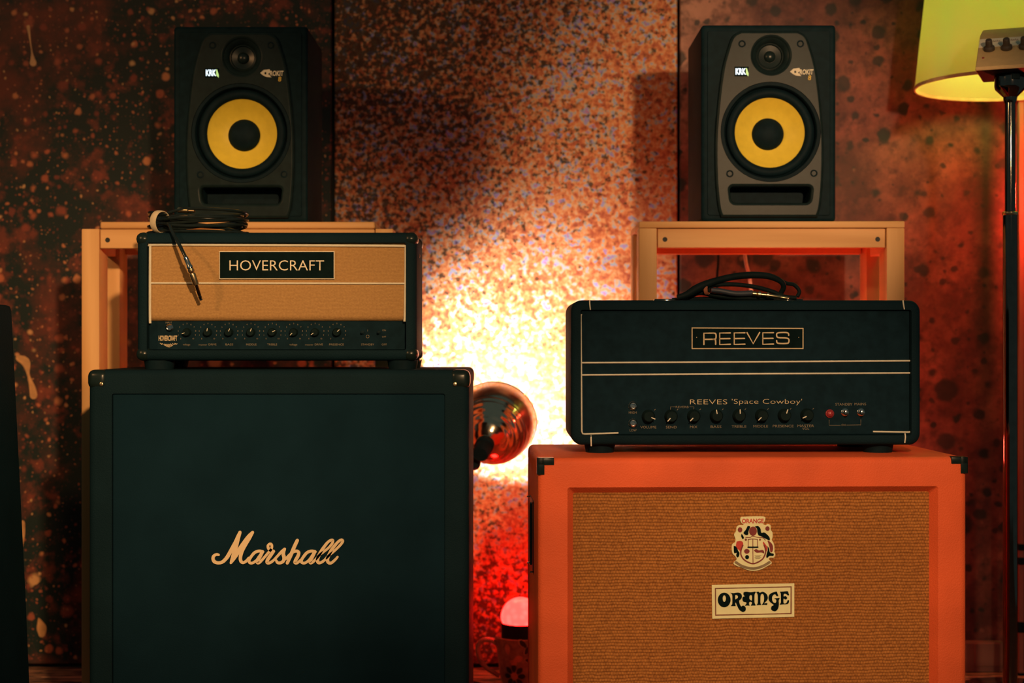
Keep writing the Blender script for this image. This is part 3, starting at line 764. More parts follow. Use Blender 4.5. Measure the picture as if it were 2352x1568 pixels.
# sign with fat letters
Sg = 11.2
def og(P): return [f3.p(1630 + a / Sg, 1330 + b / Sg) for a, b in P]
yc = 0.0170
sg = mk('logo_sign', poly_mesh([og([(92, 180), (2228, 148), (2228, 1005), (100, 1040)])], yc - 0.001, 0.0012, 0.0004), SIGN, T, smooth=False)
sg['label'] = 'cream sign with fat black lettering'
mk('sign_line', poly_mesh([og([(163, 250), (2160, 218), (2160, 930), (170, 962)]), og([(190, 272), (2134, 240), (2130, 908), (196, 936)])], yc - 0.0031, 0.0003), BRNI, sg, smooth=False)
def sm(P, sub=3): Q = smooth_pts(P + [P[0]], sub); return Q[:-1]
letters = [
 [ell(405, 558, 166, 188, 36), ell(408, 522, 42, 86, 24)],
 [sm([(565, 372), (640, 385), (700, 376), (770, 370), (832, 392), (864, 445), (860, 505), (832, 548), (795, 578), (802, 640), (825, 700), (852, 732), (890, 706), (940, 725), (968, 790), (945, 850), (885, 870), (820, 835), (770, 770), (735, 695), (708, 632), (690, 642), (698, 690), (702, 716), (640, 716), (580, 714), (612, 670), (616, 560), (615, 450), (600, 405)]), [(690, 432), (735, 430), (766, 470), (755, 512), (692, 552)]],
 [sm([(912, 362), (980, 352), (1100, 364), (1212, 350), (1220, 376), (1196, 420), (1190, 540), (1195, 640), (1220, 690), (1214, 706), (1160, 704), (1100, 706), (1125, 660), (1124, 625), (1090, 608), (1056, 622), (1052, 670), (1062, 706), (1000, 704), (945, 706), (980, 660), (974, 622), (902, 602), (878, 540), (892, 482), (936, 470), (905, 420)]), [(1060, 462), (1092, 430), (1128, 450), (1130, 520), (1125, 580), (1085, 566), (1058, 530)]],
 [sm([(1240, 360), (1298, 352), (1332, 376), (1400, 354), (1472, 380), (1522, 440), (1540, 520), (1512, 582), (1458, 636), (1452, 656), (1522, 650), (1512, 692), (1450, 686), (1385, 692), (1430, 622), (1442, 520), (1432, 440), (1400, 408), (1366, 424), (1350, 480), (1348, 640), (1370, 690), (1310, 694), (1250, 696), (1276, 650), (1280, 540), (1275, 430)])],
 [sm([(1642, 384), (1702, 364), (1772, 354), (1790, 400), (1812, 462), (1768, 466), (1728, 420), (1682, 440), (1650, 505), (1660, 592), (1702, 640), (1744, 640), (1760, 600), (1752, 556), (1708, 526), (1780, 522), (1842, 514), (1840, 545), (1824, 582), (1828, 650), (1824, 722), (1800, 800), (1742, 856), (1672, 850), (1624, 800), (1640, 732), (1690, 704), (1690, 688), (1612, 632), (1564, 560), (1560, 480), (1590, 420)])],
 [sm([(1850, 356), (1950, 352), (2058, 344), (2076, 390), (2096, 442), (2058, 450), (2012, 410), (1960, 412), (1952, 478), (2000, 468), (2040, 502), (2030, 546), (1990, 556), (1952, 532), (1948, 640), (1986, 664), (2030, 640), (2056, 580), (2092, 580), (2080, 650), (2040, 676), (1950, 680), (1850, 686), (1878, 640), (1880, 520), (1876, 400)])],
]
for Pl in letters:
    mk('letter', poly_mesh([og(p) for p in Pl], yc - 0.0031, 0.0004), INK, sg, smooth=False)
# heraldic crest
Sc = 10.454
def oc(P): return [f3.p(1670 + a / Sc, 1170 + b / Sc) for a, b in P]
def ocr(b, P, wd, sub=4): ribbon(oc(P), wd / Sc * f3.s, yc - 0.0026, 0.0004, sub, b)
cr = mk('crest', poly_mesh([oc(sm([(370, 202), (650, 190), (930, 196), (955, 262), (920, 338), (912, 380), (970, 400), (1030, 376), (1085, 412), (1088, 510), (1132, 580), (1130, 700), (1112, 752), (1165, 850), (1180, 1000), (1172, 1040), (1200, 1100), (1165, 1180), (1080, 1182), (1042, 1222), (1116, 1312), (1000, 1386), (860, 1460), (680, 1496), (520, 1470), (380, 1412), (260, 1370), (190, 1312), (270, 1222), (222, 1132), (160, 1060), (155, 870), (220, 820), (242, 740), (205, 620), (250, 550), (270, 440), (340, 396), (410, 400), (440, 372), (385, 340), (355, 270)]))], yc - 0.001, 0.001, 0.0004), SIGN, T, smooth=False)
cr['label'] = 'shield shaped crest with red and black print'
yp = yc - 0.0027
red = [poly_mesh([oc(sm(P))], yp, 0.0002) for P in (
    [(262, 790), (330, 775), (400, 790), (422, 860), (390, 970), (372, 1080), (330, 1000), (245, 930)],
    [(915, 790), (955, 850), (1012, 945), (965, 1060), (930, 905), (900, 830)])]
mk('crest_name', text_mesh('ORANGE', 108 / Sc * f3.s, f3.x(1670 + 655 / Sc), f3.z(1170 + 345 / Sc), yp, width=530 / Sc * f3.s, bold=0.03), REDI, cr, smooth=False)
for m_ in red: mk('red_print', m_, REDI, cr, smooth=False)
dr = join([poly_mesh([oc(ell(660, 540, 95, 112))], yp, 0.0002), poly_mesh([oc(ell(345, 506, 56, 62))], yp, 0.0002), poly_mesh([oc(ell(1012, 480, 52, 56))], yp, 0.0002),
           poly_mesh([oc(ell(510, 1025, 66, 58))], yp, 0.0002), poly_mesh([oc(sm([(680, 1005), (740, 970), (800, 1005), (905, 995), (930, 1075), (860, 1055), (745, 1060)]))], yp, 0.0002),
           poly_mesh([oc(sm([(1010, 770), (1065, 790), (1140, 885), (1140, 1020), (1085, 1050), (1060, 920)]))], yp, 0.0002),
           poly_mesh([oc(ell(485, 745, 26, 30, 10))], yp, 0.0002), poly_mesh([oc(ell(830, 745, 24, 26, 10))], yp, 0.0002)], 'd')
ocr(dr, [(414, 880), (368, 1000), (368, 1110), (430, 1215), (540, 1288), (660, 1325), (780, 1288), (890, 1215), (950, 1110), (968, 1000), (930, 880)], 32)
for P in ([(540, 740), (655, 728), (770, 740)], [(545, 740), (545, 910)], [(655, 735), (655, 910)], [(768, 740), (768, 910)], [(655, 950), (660, 1310)], [(480, 690), (590, 690), (650, 660), (780, 690), (900, 700), (960, 760)]): ocr(dr, P, 16, 3)
mk('dark_red_print', dr, DREDI, cr, smooth=False)
bk = join([poly_mesh([oc(sm(P))], yp - 0.0001, 0.0002) for P in (
    [(532, 412), (592, 428), (566, 500), (548, 560), (540, 622), (480, 632), (428, 582), (480, 510)],
    [(700, 430), (780, 416), (842, 480), (862, 578), (932, 570), (1002, 622), (1062, 692), (1062, 765), (960, 720), (850, 662), (792, 640), (764, 560), (755, 480)],
    [(190, 892), (250, 912), (300, 1010), (332, 1062), (320, 1140), (280, 1172), (250, 1120), (262, 1060), (202, 1062)],
    [(385, 600), (440, 690), (410, 730), (370, 660)],
    [(1012, 900), (1050, 960), (1075, 1060), (1160, 1085), (1152, 1140), (1062, 1140), (1000, 1190), (980, 1140), (1015, 1010)])] + [poly_mesh([oc(ell(516, 1165, 48, 50))], yp - 0.0001, 0.0002)], 'b')
ocr(bk, [(540, 928), (775, 928)], 34, 1)
mk('black_print', bk, INK, cr, smooth=False)
gb = bmesh.new(); ocr(gb, [(245, 1290), (420, 1392), (670, 1442), (900, 1384), (1058, 1292)], 62)
for a in range(6): ocr(gb, [(700 + 20 * (a % 2), 1130 + 24 * a), (860 - 30 * (a % 2), 1126 + 24 * a)], 9, 1) if a < 4 else None
mk('banner_print', gb, GREYI, cr, smooth=False)

# ================================================================== black amplifier head with white piping (right)
Y4 = 2.86; px4 = 1714.0
T = thing('amplifier_head', 'black amplifier head with thin cream piping lines on top of the orange cabinet', 'amplifier', ((px4 - 1176) * Y4 / F, Y4, ZO), R(0.4))
f4 = PX(px4, 784 + (HC - ZO) * F / Y4, Y4)
tl = lambda px_: (px_ - px4) * -0.0062          # the head sits very slightly out of level
tilt4 = math.atan(0.0062)
Pv = lambda a, b: (f4.x(a), f4.z(b - tl(a)))
cabw = (2118 - 1313) * f4.s; z0r = f4.z(1022); z1r = f4.z(689)
mk('cabinet', case_bm(cabw, z1r - z0r, 0.25, 0.0105, 0.0175, 0.016, 0.020, 0.002, z0=z0r), BLK, T)
mk('front_panel', box_bm(-cabw / 2 + 0.019, cabw / 2 - 0.019, 0.009, 0.022, f4.z(998), f4.z(711), 0.001, 1), PANELB, T, smooth=False)
yf = 0.0088
pp = bmesh.new()
def pipe(P, r=0.0016, y_=0.0082, sub=1, m=CREAM, name='piping'):
    return mk(name, tube_bm([(f4.x(a), y_, f4.z(b)) for a, b in P], r, 8, sub), m, T)
pipe([(1421, 994.5), (1344, 997), (1338.5, 996), (1336.5, 990), (1336, 900), (1334.5, 725), (1336, 721)])
pipe([(2008, 991.5), (2090, 993), (2096, 992), (2098, 988), (2097.5, 900), (2095.5, 722)])
pipe([(1337, 833), (1714, 831), (2096, 828.5)]); pipe([(1337, 861), (1714, 858.5), (2096, 856.5)])
for P in ([(1354.5, 689), (1356, 711)], [(2075.5, 689), (2078, 710)], [(1357.5, 999), (1358, 1024)], [(2080, 995), (2079, 1017)]):
    mk('edge_piping', tube_bm([(f4.x(P[0][0]), 0.002, f4.z(P[0][1]) - 0.0005), (f4.x(P[0][0]), -0.0006, f4.z(P[0][1] * 0.6 + P[1][1] * 0.4)), (f4.x(P[1][0]), 0.0006, f4.z(P[1][1]))], 0.0013, 8, 3), CREAM, T)
npl = mk('name_plate', box_bm(f4.x(1589), f4.x(1848), 0.0072, 0.0092, f4.z(801), f4.z(751.5), 0.0004, 1), INK, T, smooth=False)
yn = 0.0070
fr = poly_mesh([[Pv(1589.5, 803 - 0.8), Pv(1847.5, 799.6 + .8), Pv(1847.5, 751.2 + 0.8), Pv(1589.5, 753.2 - .8)], [Pv(1591.8, 800), Pv(1845.2, 798.2), Pv(1845.2, 754.2), Pv(1591.8, 754.6)]], yn, 0.0002)
mk('plate_border', fr, PRINT, npl, smooth=False)
# extended square lettering drawn as strokes, from the crop at 7.468 times
SR = 7.468
def rs(b, P, wd=24, sub=1): ribbon([f4.p(1580 + a / SR, 740 + q / SR) for a, q in P], wd / SR * f4.s, yn, 0.0004, sub, b)
def LE(b, x, y): rs(b, [(x + 195, y - 5), (x + 12, y - 3), (x + 12, y + 195), (x + 195, y + 190)]); rs(b, [(x + 12, y + 95), (x + 188, y + 92)])
def rnd(b, P, wd=24): rs(b, P, wd, 4)
for which in range(6):
    b = bmesh.new()
    if which == 0:
        rs(b, [(282, 380), (282, 186), (450, 184)]); rnd(b, [(440, 184), (478, 190), (490, 215), (490, 260), (478, 284), (440, 290)]); rs(b, [(445, 290), (288, 292)]); rnd(b, [(450, 290), (478, 298), (484, 320), (484, 378)])
    elif which == 1: LE(b, 542, 186)
    elif which == 2: LE(b, 792, 184)
    elif which == 3: rs(b, [(1024, 176), (1130, 366), (1242, 174)])
    elif which == 4: LE(b, 1284, 182)
    else: rnd(b, [(1742, 222), (1736, 190), (1705, 176), (1640, 174), (1570, 178), (1538, 192), (1534, 222), (1545, 252), (1590, 264), (1690, 268), (1738, 284), (1746, 320), (1735, 352), (1700, 362), (1640, 364), (1570, 360), (1540, 346), (1534, 312)])
    mk('letter', b, PRINT, npl, smooth=False)
for q in (1601, 1836.5): mk('plate_pin', lathe_bm([(0.0008, 0), (0, -0.0006)], (f4.x(q), yn, f4.z(774.5)), 'Y', 8), PRINT, npl)
yk = 0.0086; leg = []
def txt4(s, cap, px, py, m='leg', **k): leg.append(text_mesh(s, cap * f4.s, f4.x(px), f4.z(py - tl(px) * 0), yk, **k))
mt = mk('model_lettering', join([text_mesh("REEVES", 11.8 * f4.s, f4.x(1629), f4.z(928.5), yk, width=86 * f4.s, bold=-0.014), text_mesh("'Space Cowboy'", 11.8 * f4.s, f4.x(1763.5), f4.z(927.5), yk, width=162 * f4.s, bold=-0.014)], 'm'), PRINT, T, smooth=False)
for s, cap, px_, py_, wpx in (('HIGH', 5.5, 1454, 950, 18), ('LOW', 5.5, 1455, 991, 16), ('VOLUME', 6, 1490, 984, 37), ('SEND', 6, 1543, 984, 25), ('MIX', 6, 1594.5, 983.5, 17), ('BASS', 6, 1646, 983, 25), ('TREBLE', 6, 1699, 982.5, 34), ('MIDDLE', 6, 1749, 982, 34),
        ('PRESENCE', 6, 1801, 981.5, 48), ('MASTER', 6, 1853, 981, 38), ('VOL', 5.5, 1853, 987.5, 16), ('STANDBY', 6, 1941, 931.5, 39), ('MAINS', 6, 1979, 931, 27), ('REVERB', 5, 1568, 937, 30), ('ON', 4.5, 1940, 978.5, 9)):
    txt4(s, cap, px_, py_, width=wpx * f4.s)
lg = join(leg, 'l')
def ln(P, wd=1.0): ribbon([f4.p(a, b) for a, b in P], wd * f4.s, yk, 0.0003, 1, lg)
ln([(1541, 946), (1541, 934.5), (1551, 934.5)]); ln([(1585, 934.5), (1595, 934.5), (1594, 946)])
ln([(1907, 965), (1907, 977), (1933, 977)]); ln([(1947, 976.5), (1980, 976), (1980, 964)])
for i in range(8):
    cxk = 1490 + 52.2 * i; cyk = 957 - 0.33 * i
    ln([(cxk + 14, cyk - 15), (cxk + 16, cyk - 17)], 1.2)
o = mk('panel_legend', lg, DIM, T, smooth=False); o['kind'] = 'stuff'
ang4 = [338, 228, 226, 100, 92, 224, 72, 205]
for i in range(8):
    k_ = knob(T, f4.x(1490 + 52.2 * i), f4.z(956 - 0.4 * i), 0.0088, 13.5 * f4.s, 0.017, R(ang4[i]), CREAM, (0.45, 1.05))
for py_ in (932.5, 972):
    mk('input_jack', lathe_bm([(0.0085, 0), (0.0085, -0.002), (0.0070, -0.0035), (0.006, -0.008), (0.0045, -0.0085), (0.004, -0.002), (0, -0.002)], (f4.x(1454.5), 0.0088, f4.z(py_)), 'Y', 20), CHROME, T)
mk('pilot_lamp', lathe_bm([(0.0078, 0), (0.0078, -0.003), (0.0066, -0.004)] + [(0.0062 * math.cos(R(a)), -0.004 - 0.005 * math.sin(R(a))) for a in range(0, 91, 15)], (f4.x(1908), 0.0088, f4.z(950)), 'Y', 24), simple('red_lens', (0.30, 0.03, 0.035), 0.25, spec=0.6), T)
for px_ in (1943, 1980):
    mk('toggle_switch', lathe_bm([(0.0072, 0), (0.0072, -0.0025), (0.0055, -0.004), (0.0030, -0.0045)] + [(0.0034 + 0.0016 * math.sin(R(a)), -0.005 - 0.011 * a / 180) for a in range(0, 150, 25)] + [(0.0038, -0.0165), (0, -0.0175)], (f4.x(px_), 0.0088, f4.z(947)), 'Y', 20), CHROME, T)
for px_ in (1381, 2030):
    for yy in (0.045, 0.205):
        mk('foot', lathe_bm([(0, 0), (0.026, 0), (0.029, z0r + 0.001), (0, z0r + 0.001)], (f4.x(px_) if yy < 0.1 else f4.x(px_ + (12 if px_ < 1700 else -18)), yy, 0), n=24), RUB, T)
# carrying handle, low strap with metal end plates
zt4 = z1r
hd = mk('handle', tube_bm([(f4.x(1560), 0.12, zt4 + 0.003), (f4.x(1600), 0.12, zt4 + 0.0045), (f4.x(1690), 0.12, zt4 + 0.0055), (f4.x(1790), 0.12, zt4 + 0.0045), (f4.x(1830), 0.12, zt4 + 0.003)], 0.0045, 10, 5), RUB, T)
for a, b in ((1516, 1584), (1800, 1871)):
    e = mk('handle_end', box_bm(f4.x(a), f4.x(b), 0.105, 0.135, zt4 - 0.001, zt4 + 0.0052, 0.002, 2), STEEL, hd)

# ------------------------------------------------------------------ cable pile on the right head
zr = ZO + zt4; yr = 0.115
T = thing('instrument_cable', 'thick black cable looped on top of the cream piped amplifier head', 'cable', at(1690, 784 - (zr - HC) * F / 2.99, 2.99))
def loc2(px, py, Y): p = at(px, py, Y); return (p[0] - T.location[0], p[1] - T.location[1], p[2] - T.location[2])
CB2 = simple('matt_black_cable', (0.006, 0.014, 0.016), 0.6, spec=0.10)
th = lambda t: 0.0050 + 0.0034 * math.exp(-((t - 0.22) / 0.14) ** 2) + 0.0018 * math.exp(-((t - 0.55) / 0.2) ** 2)
mk('cable_loop', tube_bm([loc2(1556, 683, 2.955), loc2(1578, 676, 2.956), loc2(1602, 662, 2.958), loc2(1635, 648, 2.96), loc2(1680, 636, 2.965), loc2(1725, 631.5, 2.97), loc2(1765, 634, 2.975), loc2(1792, 645, 2.98), loc2(1800, 658, 2.985), loc2(1794, 672, 2.99)], th, 10, 6), CB2, T)
mk('cable_loop', tube_bm([loc2(1786, 639, 2.99), loc2(1806, 650, 2.995), loc2(1824, 654, 3.0), loc2(1836, 668, 3.0), loc2(1831, 681, 2.998)], 0.0038, 10, 6), CB2, T)
mk('cable_loop', tube_bm([loc2(1628, 670, 2.965), loc2(1632, 657, 2.965), loc2(1660, 653, 2.965), loc2(1700, 654, 2.965), loc2(1740, 660, 2.968), loc2(1775, 670, 2.97), loc2(1800, 681, 2.97), loc2(1830, 684, 2.965)], 0.0043, 10, 6), CB2, T)
mk('cable_loop', tube_bm([loc2(1580, 683, 2.975), loc2(1608, 672, 2.972), loc2(1640, 678, 2.97), loc2(1700, 684, 2.965), loc2(1760, 684, 2.968)], 0.0045, 10, 6), CB2, T)
mk('cable_boot', tube_bm([loc2(1634, 666, 2.955), loc2(1655, 668, 2.953), loc2(1690, 674, 2.953), loc2(1728, 673, 2.956)], lambda t: 0.0046 + 0.0010 * t, 12, 5), simple('blue_grey_cable_boot', (0.035, 0.045, 0.065), 0.5), T)
o = mk('cable_tie', torus_bm(0.0095, 0.0022, 0.004, 24, 8, 1.0), simple('brown_tie', (0.30, 0.10, 0.05), 0.7), T); o.location = loc2(1624, 664, 2.962); o.rotation_euler = (0, R(20), R(65))
P0 = [loc2(1727, 674, 2.954), loc2(1742, 676, 2.953), loc2(1766, 678, 2.952), loc2(1782, 682, 2.951), loc2(1814, 686, 2.95)]
def alongT(p, q, prof, m, name):
    P, Q = Vector(p), Vector(q); d = Q - P; ln_ = d.length
    b = lathe_bm([(r, h * ln_) for r, h in prof], n=18); M_ = d.to_track_quat('Z', 'Y').to_matrix().to_4x4(); M_.translation = P
    bmesh.ops.transform(b, matrix=M_, verts=b.verts[:]); return mk(name, b, m, T)
alongT(P0[0], P0[2], [(0.0035, 0), (0.005, 0.05), (0.005, 0.25), (0.0035, 0.28), (0.0045, 0.33), (0.006, 0.36), (0.006, 0.52), (0.0035, 0.55), (0.0035, 0.85), (0.0058, 0.88), (0.0058, 1.0), (0, 1)], GOLD, 'plug_sleeve')
alongT(P0[2], P0[4], [(0.0033, 0), (0.0033, 0.5), (0.0027, 0.53), (0.0032, 0.56), (0.0032, 0.85), (0.0024, 0.9), (0.003, 0.95), (0, 1)], GOLD, 'plug_tip')

# cables that hang from the right monitor
def hang(lab, px0, px1, Yc, m, r):
    a = at(px0, 500, Yc); b_ = at(px1, 700, Yc + 0.02)
    pts = [(a[0], 3.615, a[2] + 0.05), (a[0], Yc - 0.004, a[2] + 0.045), a, tuple((p + q) / 2 for p, q in zip(a, b_)), b_, (b_[0] + 0.02, Yc + 0.03, 0.4), (b_[0] + 0.05, Yc + 0.03, 0.006), (b_[0] + 0.3, Yc + 0.02, 0.005)]
    o = mk('power_cable', tube_bm(pts, r, 8, 6), m); o['label'] = lab; o['category'] = 'cable'
hang('thin black cable hanging straight down under the right pine stand', 1651, 1648, 3.66, CB2, 0.0030)
hang('slanting pale cable hanging under the right pine stand, lit red', 1699, 1727, 3.64, simple('pale_grey_cable', (0.55, 0.42, 0.36), 0.5), 0.0042)

# ================================================================== clamp lamp behind the black cabinet
cL = Vector(at(1139, 966, 3.70)); ax = Vector((0.16, 0.86, 0.32)).normalized()
T = thing('clamp_lamp', 'chrome bowl clamp lamp glowing against the wall between the two cabinets', 'lamp', (-0.135, 3.62, 0))
M_ = ax.to_track_quat('Z', 'Y').to_matrix().to_4x4(); M_.translation = cL - Vector(T.location)
def inl(bm): bmesh.ops.transform(bm, matrix=M_, verts=bm.verts[:]); return bm
rim = 0.097
prof = [(0.020, -0.105), (0.024, -0.100), (0.034, -0.092), (0.0345, -0.089), (0.044, -0.084), (0.0445, -0.081), (0.054, -0.073), (0.0545, -0.070), (0.063, -0.061), (0.0635, -0.058), (0.071, -0.049), (0.080, -0.035), (0.088, -0.019), (0.094, -0.004), (rim, 0.006), (0.0985, 0.008), (0.0975, 0.0095)]
inner = [(0.0965, 0.0085), (0.093, -0.0035), (0.087, -0.0185), (0.079, -0.034), (0.070, -0.048), (0.0615, -0.060), (0.052, -0.071), (0.042, -0.082), (0.024, -0.096), (0.0, -0.098)]
def bowl_r(t): return 0.022 + (rim - 0.022) * math.sin(math.pi / 2 * t ** 0.72)
prof = [(0.020, -0.142)]
for k in range(0, 41):
    t_ = k / 40; r_ = bowl_r(t_) + (0.0012 if 4 <= k <= 20 and k % 4 < 2 else 0.0)
    prof.append((r_, -0.138 * (1 - t_) + 0.004))
prof += [(rim + 0.0015, 0.006), (rim + 0.0005, 0.0085)]
inner = [prof[-1]] + [(bowl_r(1 - k / 24) - 0.0022, -0.136 * k / 24 + 0.004) for k in range(25)] + [(0, -0.133)]
mk('bowl', inl(lathe_bm(prof, n=64)), BRASS, T)
mk('bowl_inside', inl(lathe_bm(inner, n=64)), BOWLIN, T)
mk('socket', inl(lathe_bm([(0, -0.195), (0.016, -0.195), (0.0185, -0.19), (0.0185, -0.155), (0.0215, -0.152), (0.0215, -0.131), (0, -0.131)], n=28)), RUB, T)
GLOW = emit('glowing_warm_bulb', (1.0, 0.82, 0.66), 2700)
mk('bulb', inl(lathe_bm([(0.011, -0.131), (0.012, -0.120), (0.016, -0.110)] + [(0.0205 * math.cos(R(a)), -0.098 + 0.0205 * math.sin(R(a))) for a in range(-35, 91, 12)] + [(0, -0.0775)], n=28)), GLOW, T)
nk = cL - ax * 0.18 - Vector(T.location)
mk('pole', tube_bm([(0, 0, 0.012), (0, 0, 0.40), (0, 0, nk.z - 0.03)], 0.008, 12, 1), STEEL, T)
mk('arm', tube_bm([(0, 0, nk.z - 0.03), (0.02, -0.004, nk.z - 0.025), (nk.x, nk.y, nk.z)], 0.006, 10, 5), STEEL, T)
kb = Vector(at(1089, 1064, 3.565)) - Vector(T.location)
mk('clamp_knob', lathe_bm([(0, -0.012), (0.010, -0.012), (0.015, -0.006), (0.015, 0.008), (0.008, 0.014), (0.006, 0.06), (0, 0.06)], kb, 'Y', 18), RUB, T)
mk('base', lathe_bm([(0, 0), (0.085, 0), (0.088, 0.006), (0.080, 0.012), (0, 0.014)], (0, 0, 0), n=40), STEEL, T)

# ================================================================== mug and red bulb
xm, ym = at(1196, 1500, 3.70)[:2]
MUG = simple('glazed_tan_mug', (0.26, 0.15, 0.095), 0.35, var=0.3, nscale=90)
T = thing('mug', 'big flowered mug on the floor between the cabinets, holding the red bulb', 'mug', (xm, ym, 0))
zr_ = 0.117; rm = 0.0585
prof = [(0, 0), (0.040, 0), (0.044, 0.004), (0.050, 0.03), (0.0545, 0.07), (0.0575, 0.105), (0.0595, zr_ - 0.002), (0.0582, zr_), (0.0565, zr_ - 0.002), (0.054, 0.10), (0.051, 0.07), (0.046, 0.03), (0.040, 0.008), (0, 0.006)]
mk('body', lathe_bm(prof, n=48), MUG, T)
mk('handle', tube_bm([(-0.053, -0.004, 0.094), (-0.068, -0.004, 0.106), (-0.090, -0.004, 0.106), (-0.101, -0.004, 0.088), (-0.096, -0.004, 0.062), (-0.080, -0.004, 0.040), (-0.050, -0.004, 0.022)], 0.0055, 10, 6), MUG, T)
def on_mug(P, off):
    out = []
    for u, v in P:
        r = 0.044 + (0.0597 - 0.044) * (1 - (1 - min(max(v, 0) / zr_, 1)) ** 1.7) + off
        a = u / 0.056; out.append((r * math.sin(a), -r * math.cos(a), v))
    return out
def patch(polys, off):
    b = bmesh.new()
    for P in polys:
        c_ = (sum(p[0] for p in P) / len(P), sum(p[1] for p in P) / len(P))
        mid = [((p[0] + c_[0]) / 2, (p[1] + c_[1]) / 2) for p in P]
        vo = [b.verts.new(p) for p in on_mug(P, off)]; vm = [b.verts.new(p) for p in on_mug(mid, off + 0.0003)]; vc = b.verts.new(on_mug([c_], off + 0.0004)[0])
        n = len(P)
        for i in range(n):
            b.faces.new((vo[i], vo[(i + 1) % n], vm[(i + 1) % n], vm[i])); b.faces.new((vm[i], vm[(i + 1) % n], vc))
    return b
def petal(cx, cz, a, l, w_, r0=0.010): 
    ca, sa = math.cos(a), math.sin(a); P = []
    for t, h in ((0, 0.35), (0.35, 0.9), (0.65, 1.0), (0.9, 0.55), (1.0, 0.0), (0.9, -0.55), (0.65, -1.0), (0.35, -0.9), (0, -0.35)):
        r = r0 + l * t; P.append((cx + ca * r - sa * h * w_, cz + sa * r + ca * h * w_))
    return P
DKF = simple('dark_flower_glaze', (0.014, 0.020, 0.017), 0.35); PLF = simple('pale_flower_glaze', (0.48, 0.19, 0.12), 0.4); LNF = simple('cream_line_glaze', (0.40, 0.25, 0.15), 0.4)
mx, mz = -0.017, 0.030
for k in range(8): mk('petal', patch([petal(mx, mz, R(90 + 45 * k), 0.019, 0.0062)], 0.0006), DKF, T)
mk('flower_centre', patch([ell(mx, mz, 0.009, 0.009, 16)], 0.0010), PLF, T)
for cx_, cz_, an, l, w_ in ((-0.030, 0.082, 95, 0.024, 0.007), (-0.016, 0.068, 20, 0.022, 0.008), (-0.026, 0.066, -20, 0.018, 0.007)):
    mk('pale_petal', patch([petal(cx_, cz_, R(an), l, w_, 0.0)], 0.0006), PLF, T)
for cx_, cz_, an in ((0.008, 0.082, 60), (0.008, 0.070, -10), (0.012, 0.098, 130)):
    mk('leaf_line', patch([petal(cx_, cz_, R(an), 0.026, 0.0075, 0.0)], 0.0005), LNF, T); mk('leaf_fill', patch([petal(cx_ + 0.001, cz_, R(an), 0.022, 0.0055, 0.0015)], 0.0009), DKF, T)

T = thing('red_bulb', 'glowing red domed bulb with a black collar standing in the flowered mug', 'light bulb', (xm, ym, 0.008))
mk('collar', lathe_bm([(0, 0), (0.030, 0), (0.033, 0.05), (0.0445, 0.088), (0.0455, 0.092), (0.0455, 0.137), (0.044, 0.139), (0, 0.139)], n=48), RUB, T)
RB = NT('glowing_red_dome')
fn = RB.n('ShaderNodeTexVoronoi', {'Vector': RB.obj(), 'Scale': 60.0}).outputs['Distance']
RB.set(Base_Color=(0.6, 0.03, 0.02), Roughness=0.2, Emission_Color=RB.mix(RB.mr(fn, 0.0, 0.6), (1.0, 0.0062, 0.0050), (1.0, 0.0040, 0.0032)), Emission_Strength=48.0)
zc_ = 0.152
dome = [(0.0435, 0.139), (0.0462, 0.146), (0.0468, zc_)] + [(0.0468 * math.cos(R(a)), zc_ + 0.0468 * math.sin(R(a))) for a in range(10, 91, 10)]
mk('dome', lathe_bm(dome, n=40), RB.m, T)

# ================================================================== floor lamp, stand with a small mixer, odds and ends at the right
xl_, yl_ = 1.146, 3.60; zrim = HC + 0.585
T = thing('floor_lamp', 'floor lamp with a pale yellow-green glowing shade at the top right', 'floor lamp', (xl_, yl_, 0))
SH = NT('yellow_shade_fabric')
nz = SH.noise(500, 2).outputs[0]
SH.set(Base_Color=(0.70, 0.60, 0.30), Roughness=0.8, Specular_IOR_Level=0.1)
tr = SH.n('ShaderNodeBsdfTranslucent', {'Color': (0.78, 0.72, 0.42, 1)}); ms_ = SH.n('ShaderNodeMixShader', {0: 0.48})
SH.t.links.new(SH.b.outputs[0], ms_.inputs[1]); SH.t.links.new(tr.outputs[0], ms_.inputs[2])
SH.t.links.new(ms_.outputs[0], SH.t.nodes['Material Output'].inputs[0]); SH.bump(nz, 0.2, 0.0008)
r0, r1, hs_ = 0.215, 0.182, 0.31
mk('shade', lathe_bm([(r0, zrim), (r1, zrim + hs_), (r1 - 0.0015, zrim + hs_), (r0 - 0.0015, zrim + 0.0005), (r0, zrim)], n=72), SH.m, T)
TRIM = simple('shade_trim', (0.62, 0.40, 0.20), 0.7)
mk('shade_trim', lathe_bm([(r0 + 0.0008, zrim - 0.001), (r0 + 0.0010, zrim + 0.006), (r0 - 0.0026, zrim + 0.006), (r0 - 0.0024, zrim - 0.001), (r0 + 0.0008, zrim - 0.001)], n=72), TRIM, T)
mk('pole', tube_bm([(0, 0, 0.02), (0, 0, 0.8), (0, 0, zrim + 0.06)], 0.0075, 14, 1), STEEL, T)
mk('base', lathe_bm([(0, 0), (0.118, 0), (0.12, 0.008), (0.105, 0.018), (0.02, 0.024), (0, 0.024)], n=48), STEEL, T)
sp = bmesh.new()
for k in range(3):
    a = R(120 * k + 15); tube_bm([(0, 0, zrim + 0.06), (r0 * 0.93 * math.cos(a), r0 * 0.93 * math.sin(a), zrim + 0.09)], 0.0018, 6, 1, sp)
mk('shade_spider', sp, STEEL, T)
gl_ = light('added_green_light_in_shade', 'POINT', (xl_ + 0.09, yl_ - 0.10, zrim + 0.25), (0.10, 1.0, 0.12), 1.6, 0.03)  # second light added inside the shade to tint its upper right green
LB = emit('glowing_green_yellow_bulb', (0.72, 1.0, 0.24), 56)
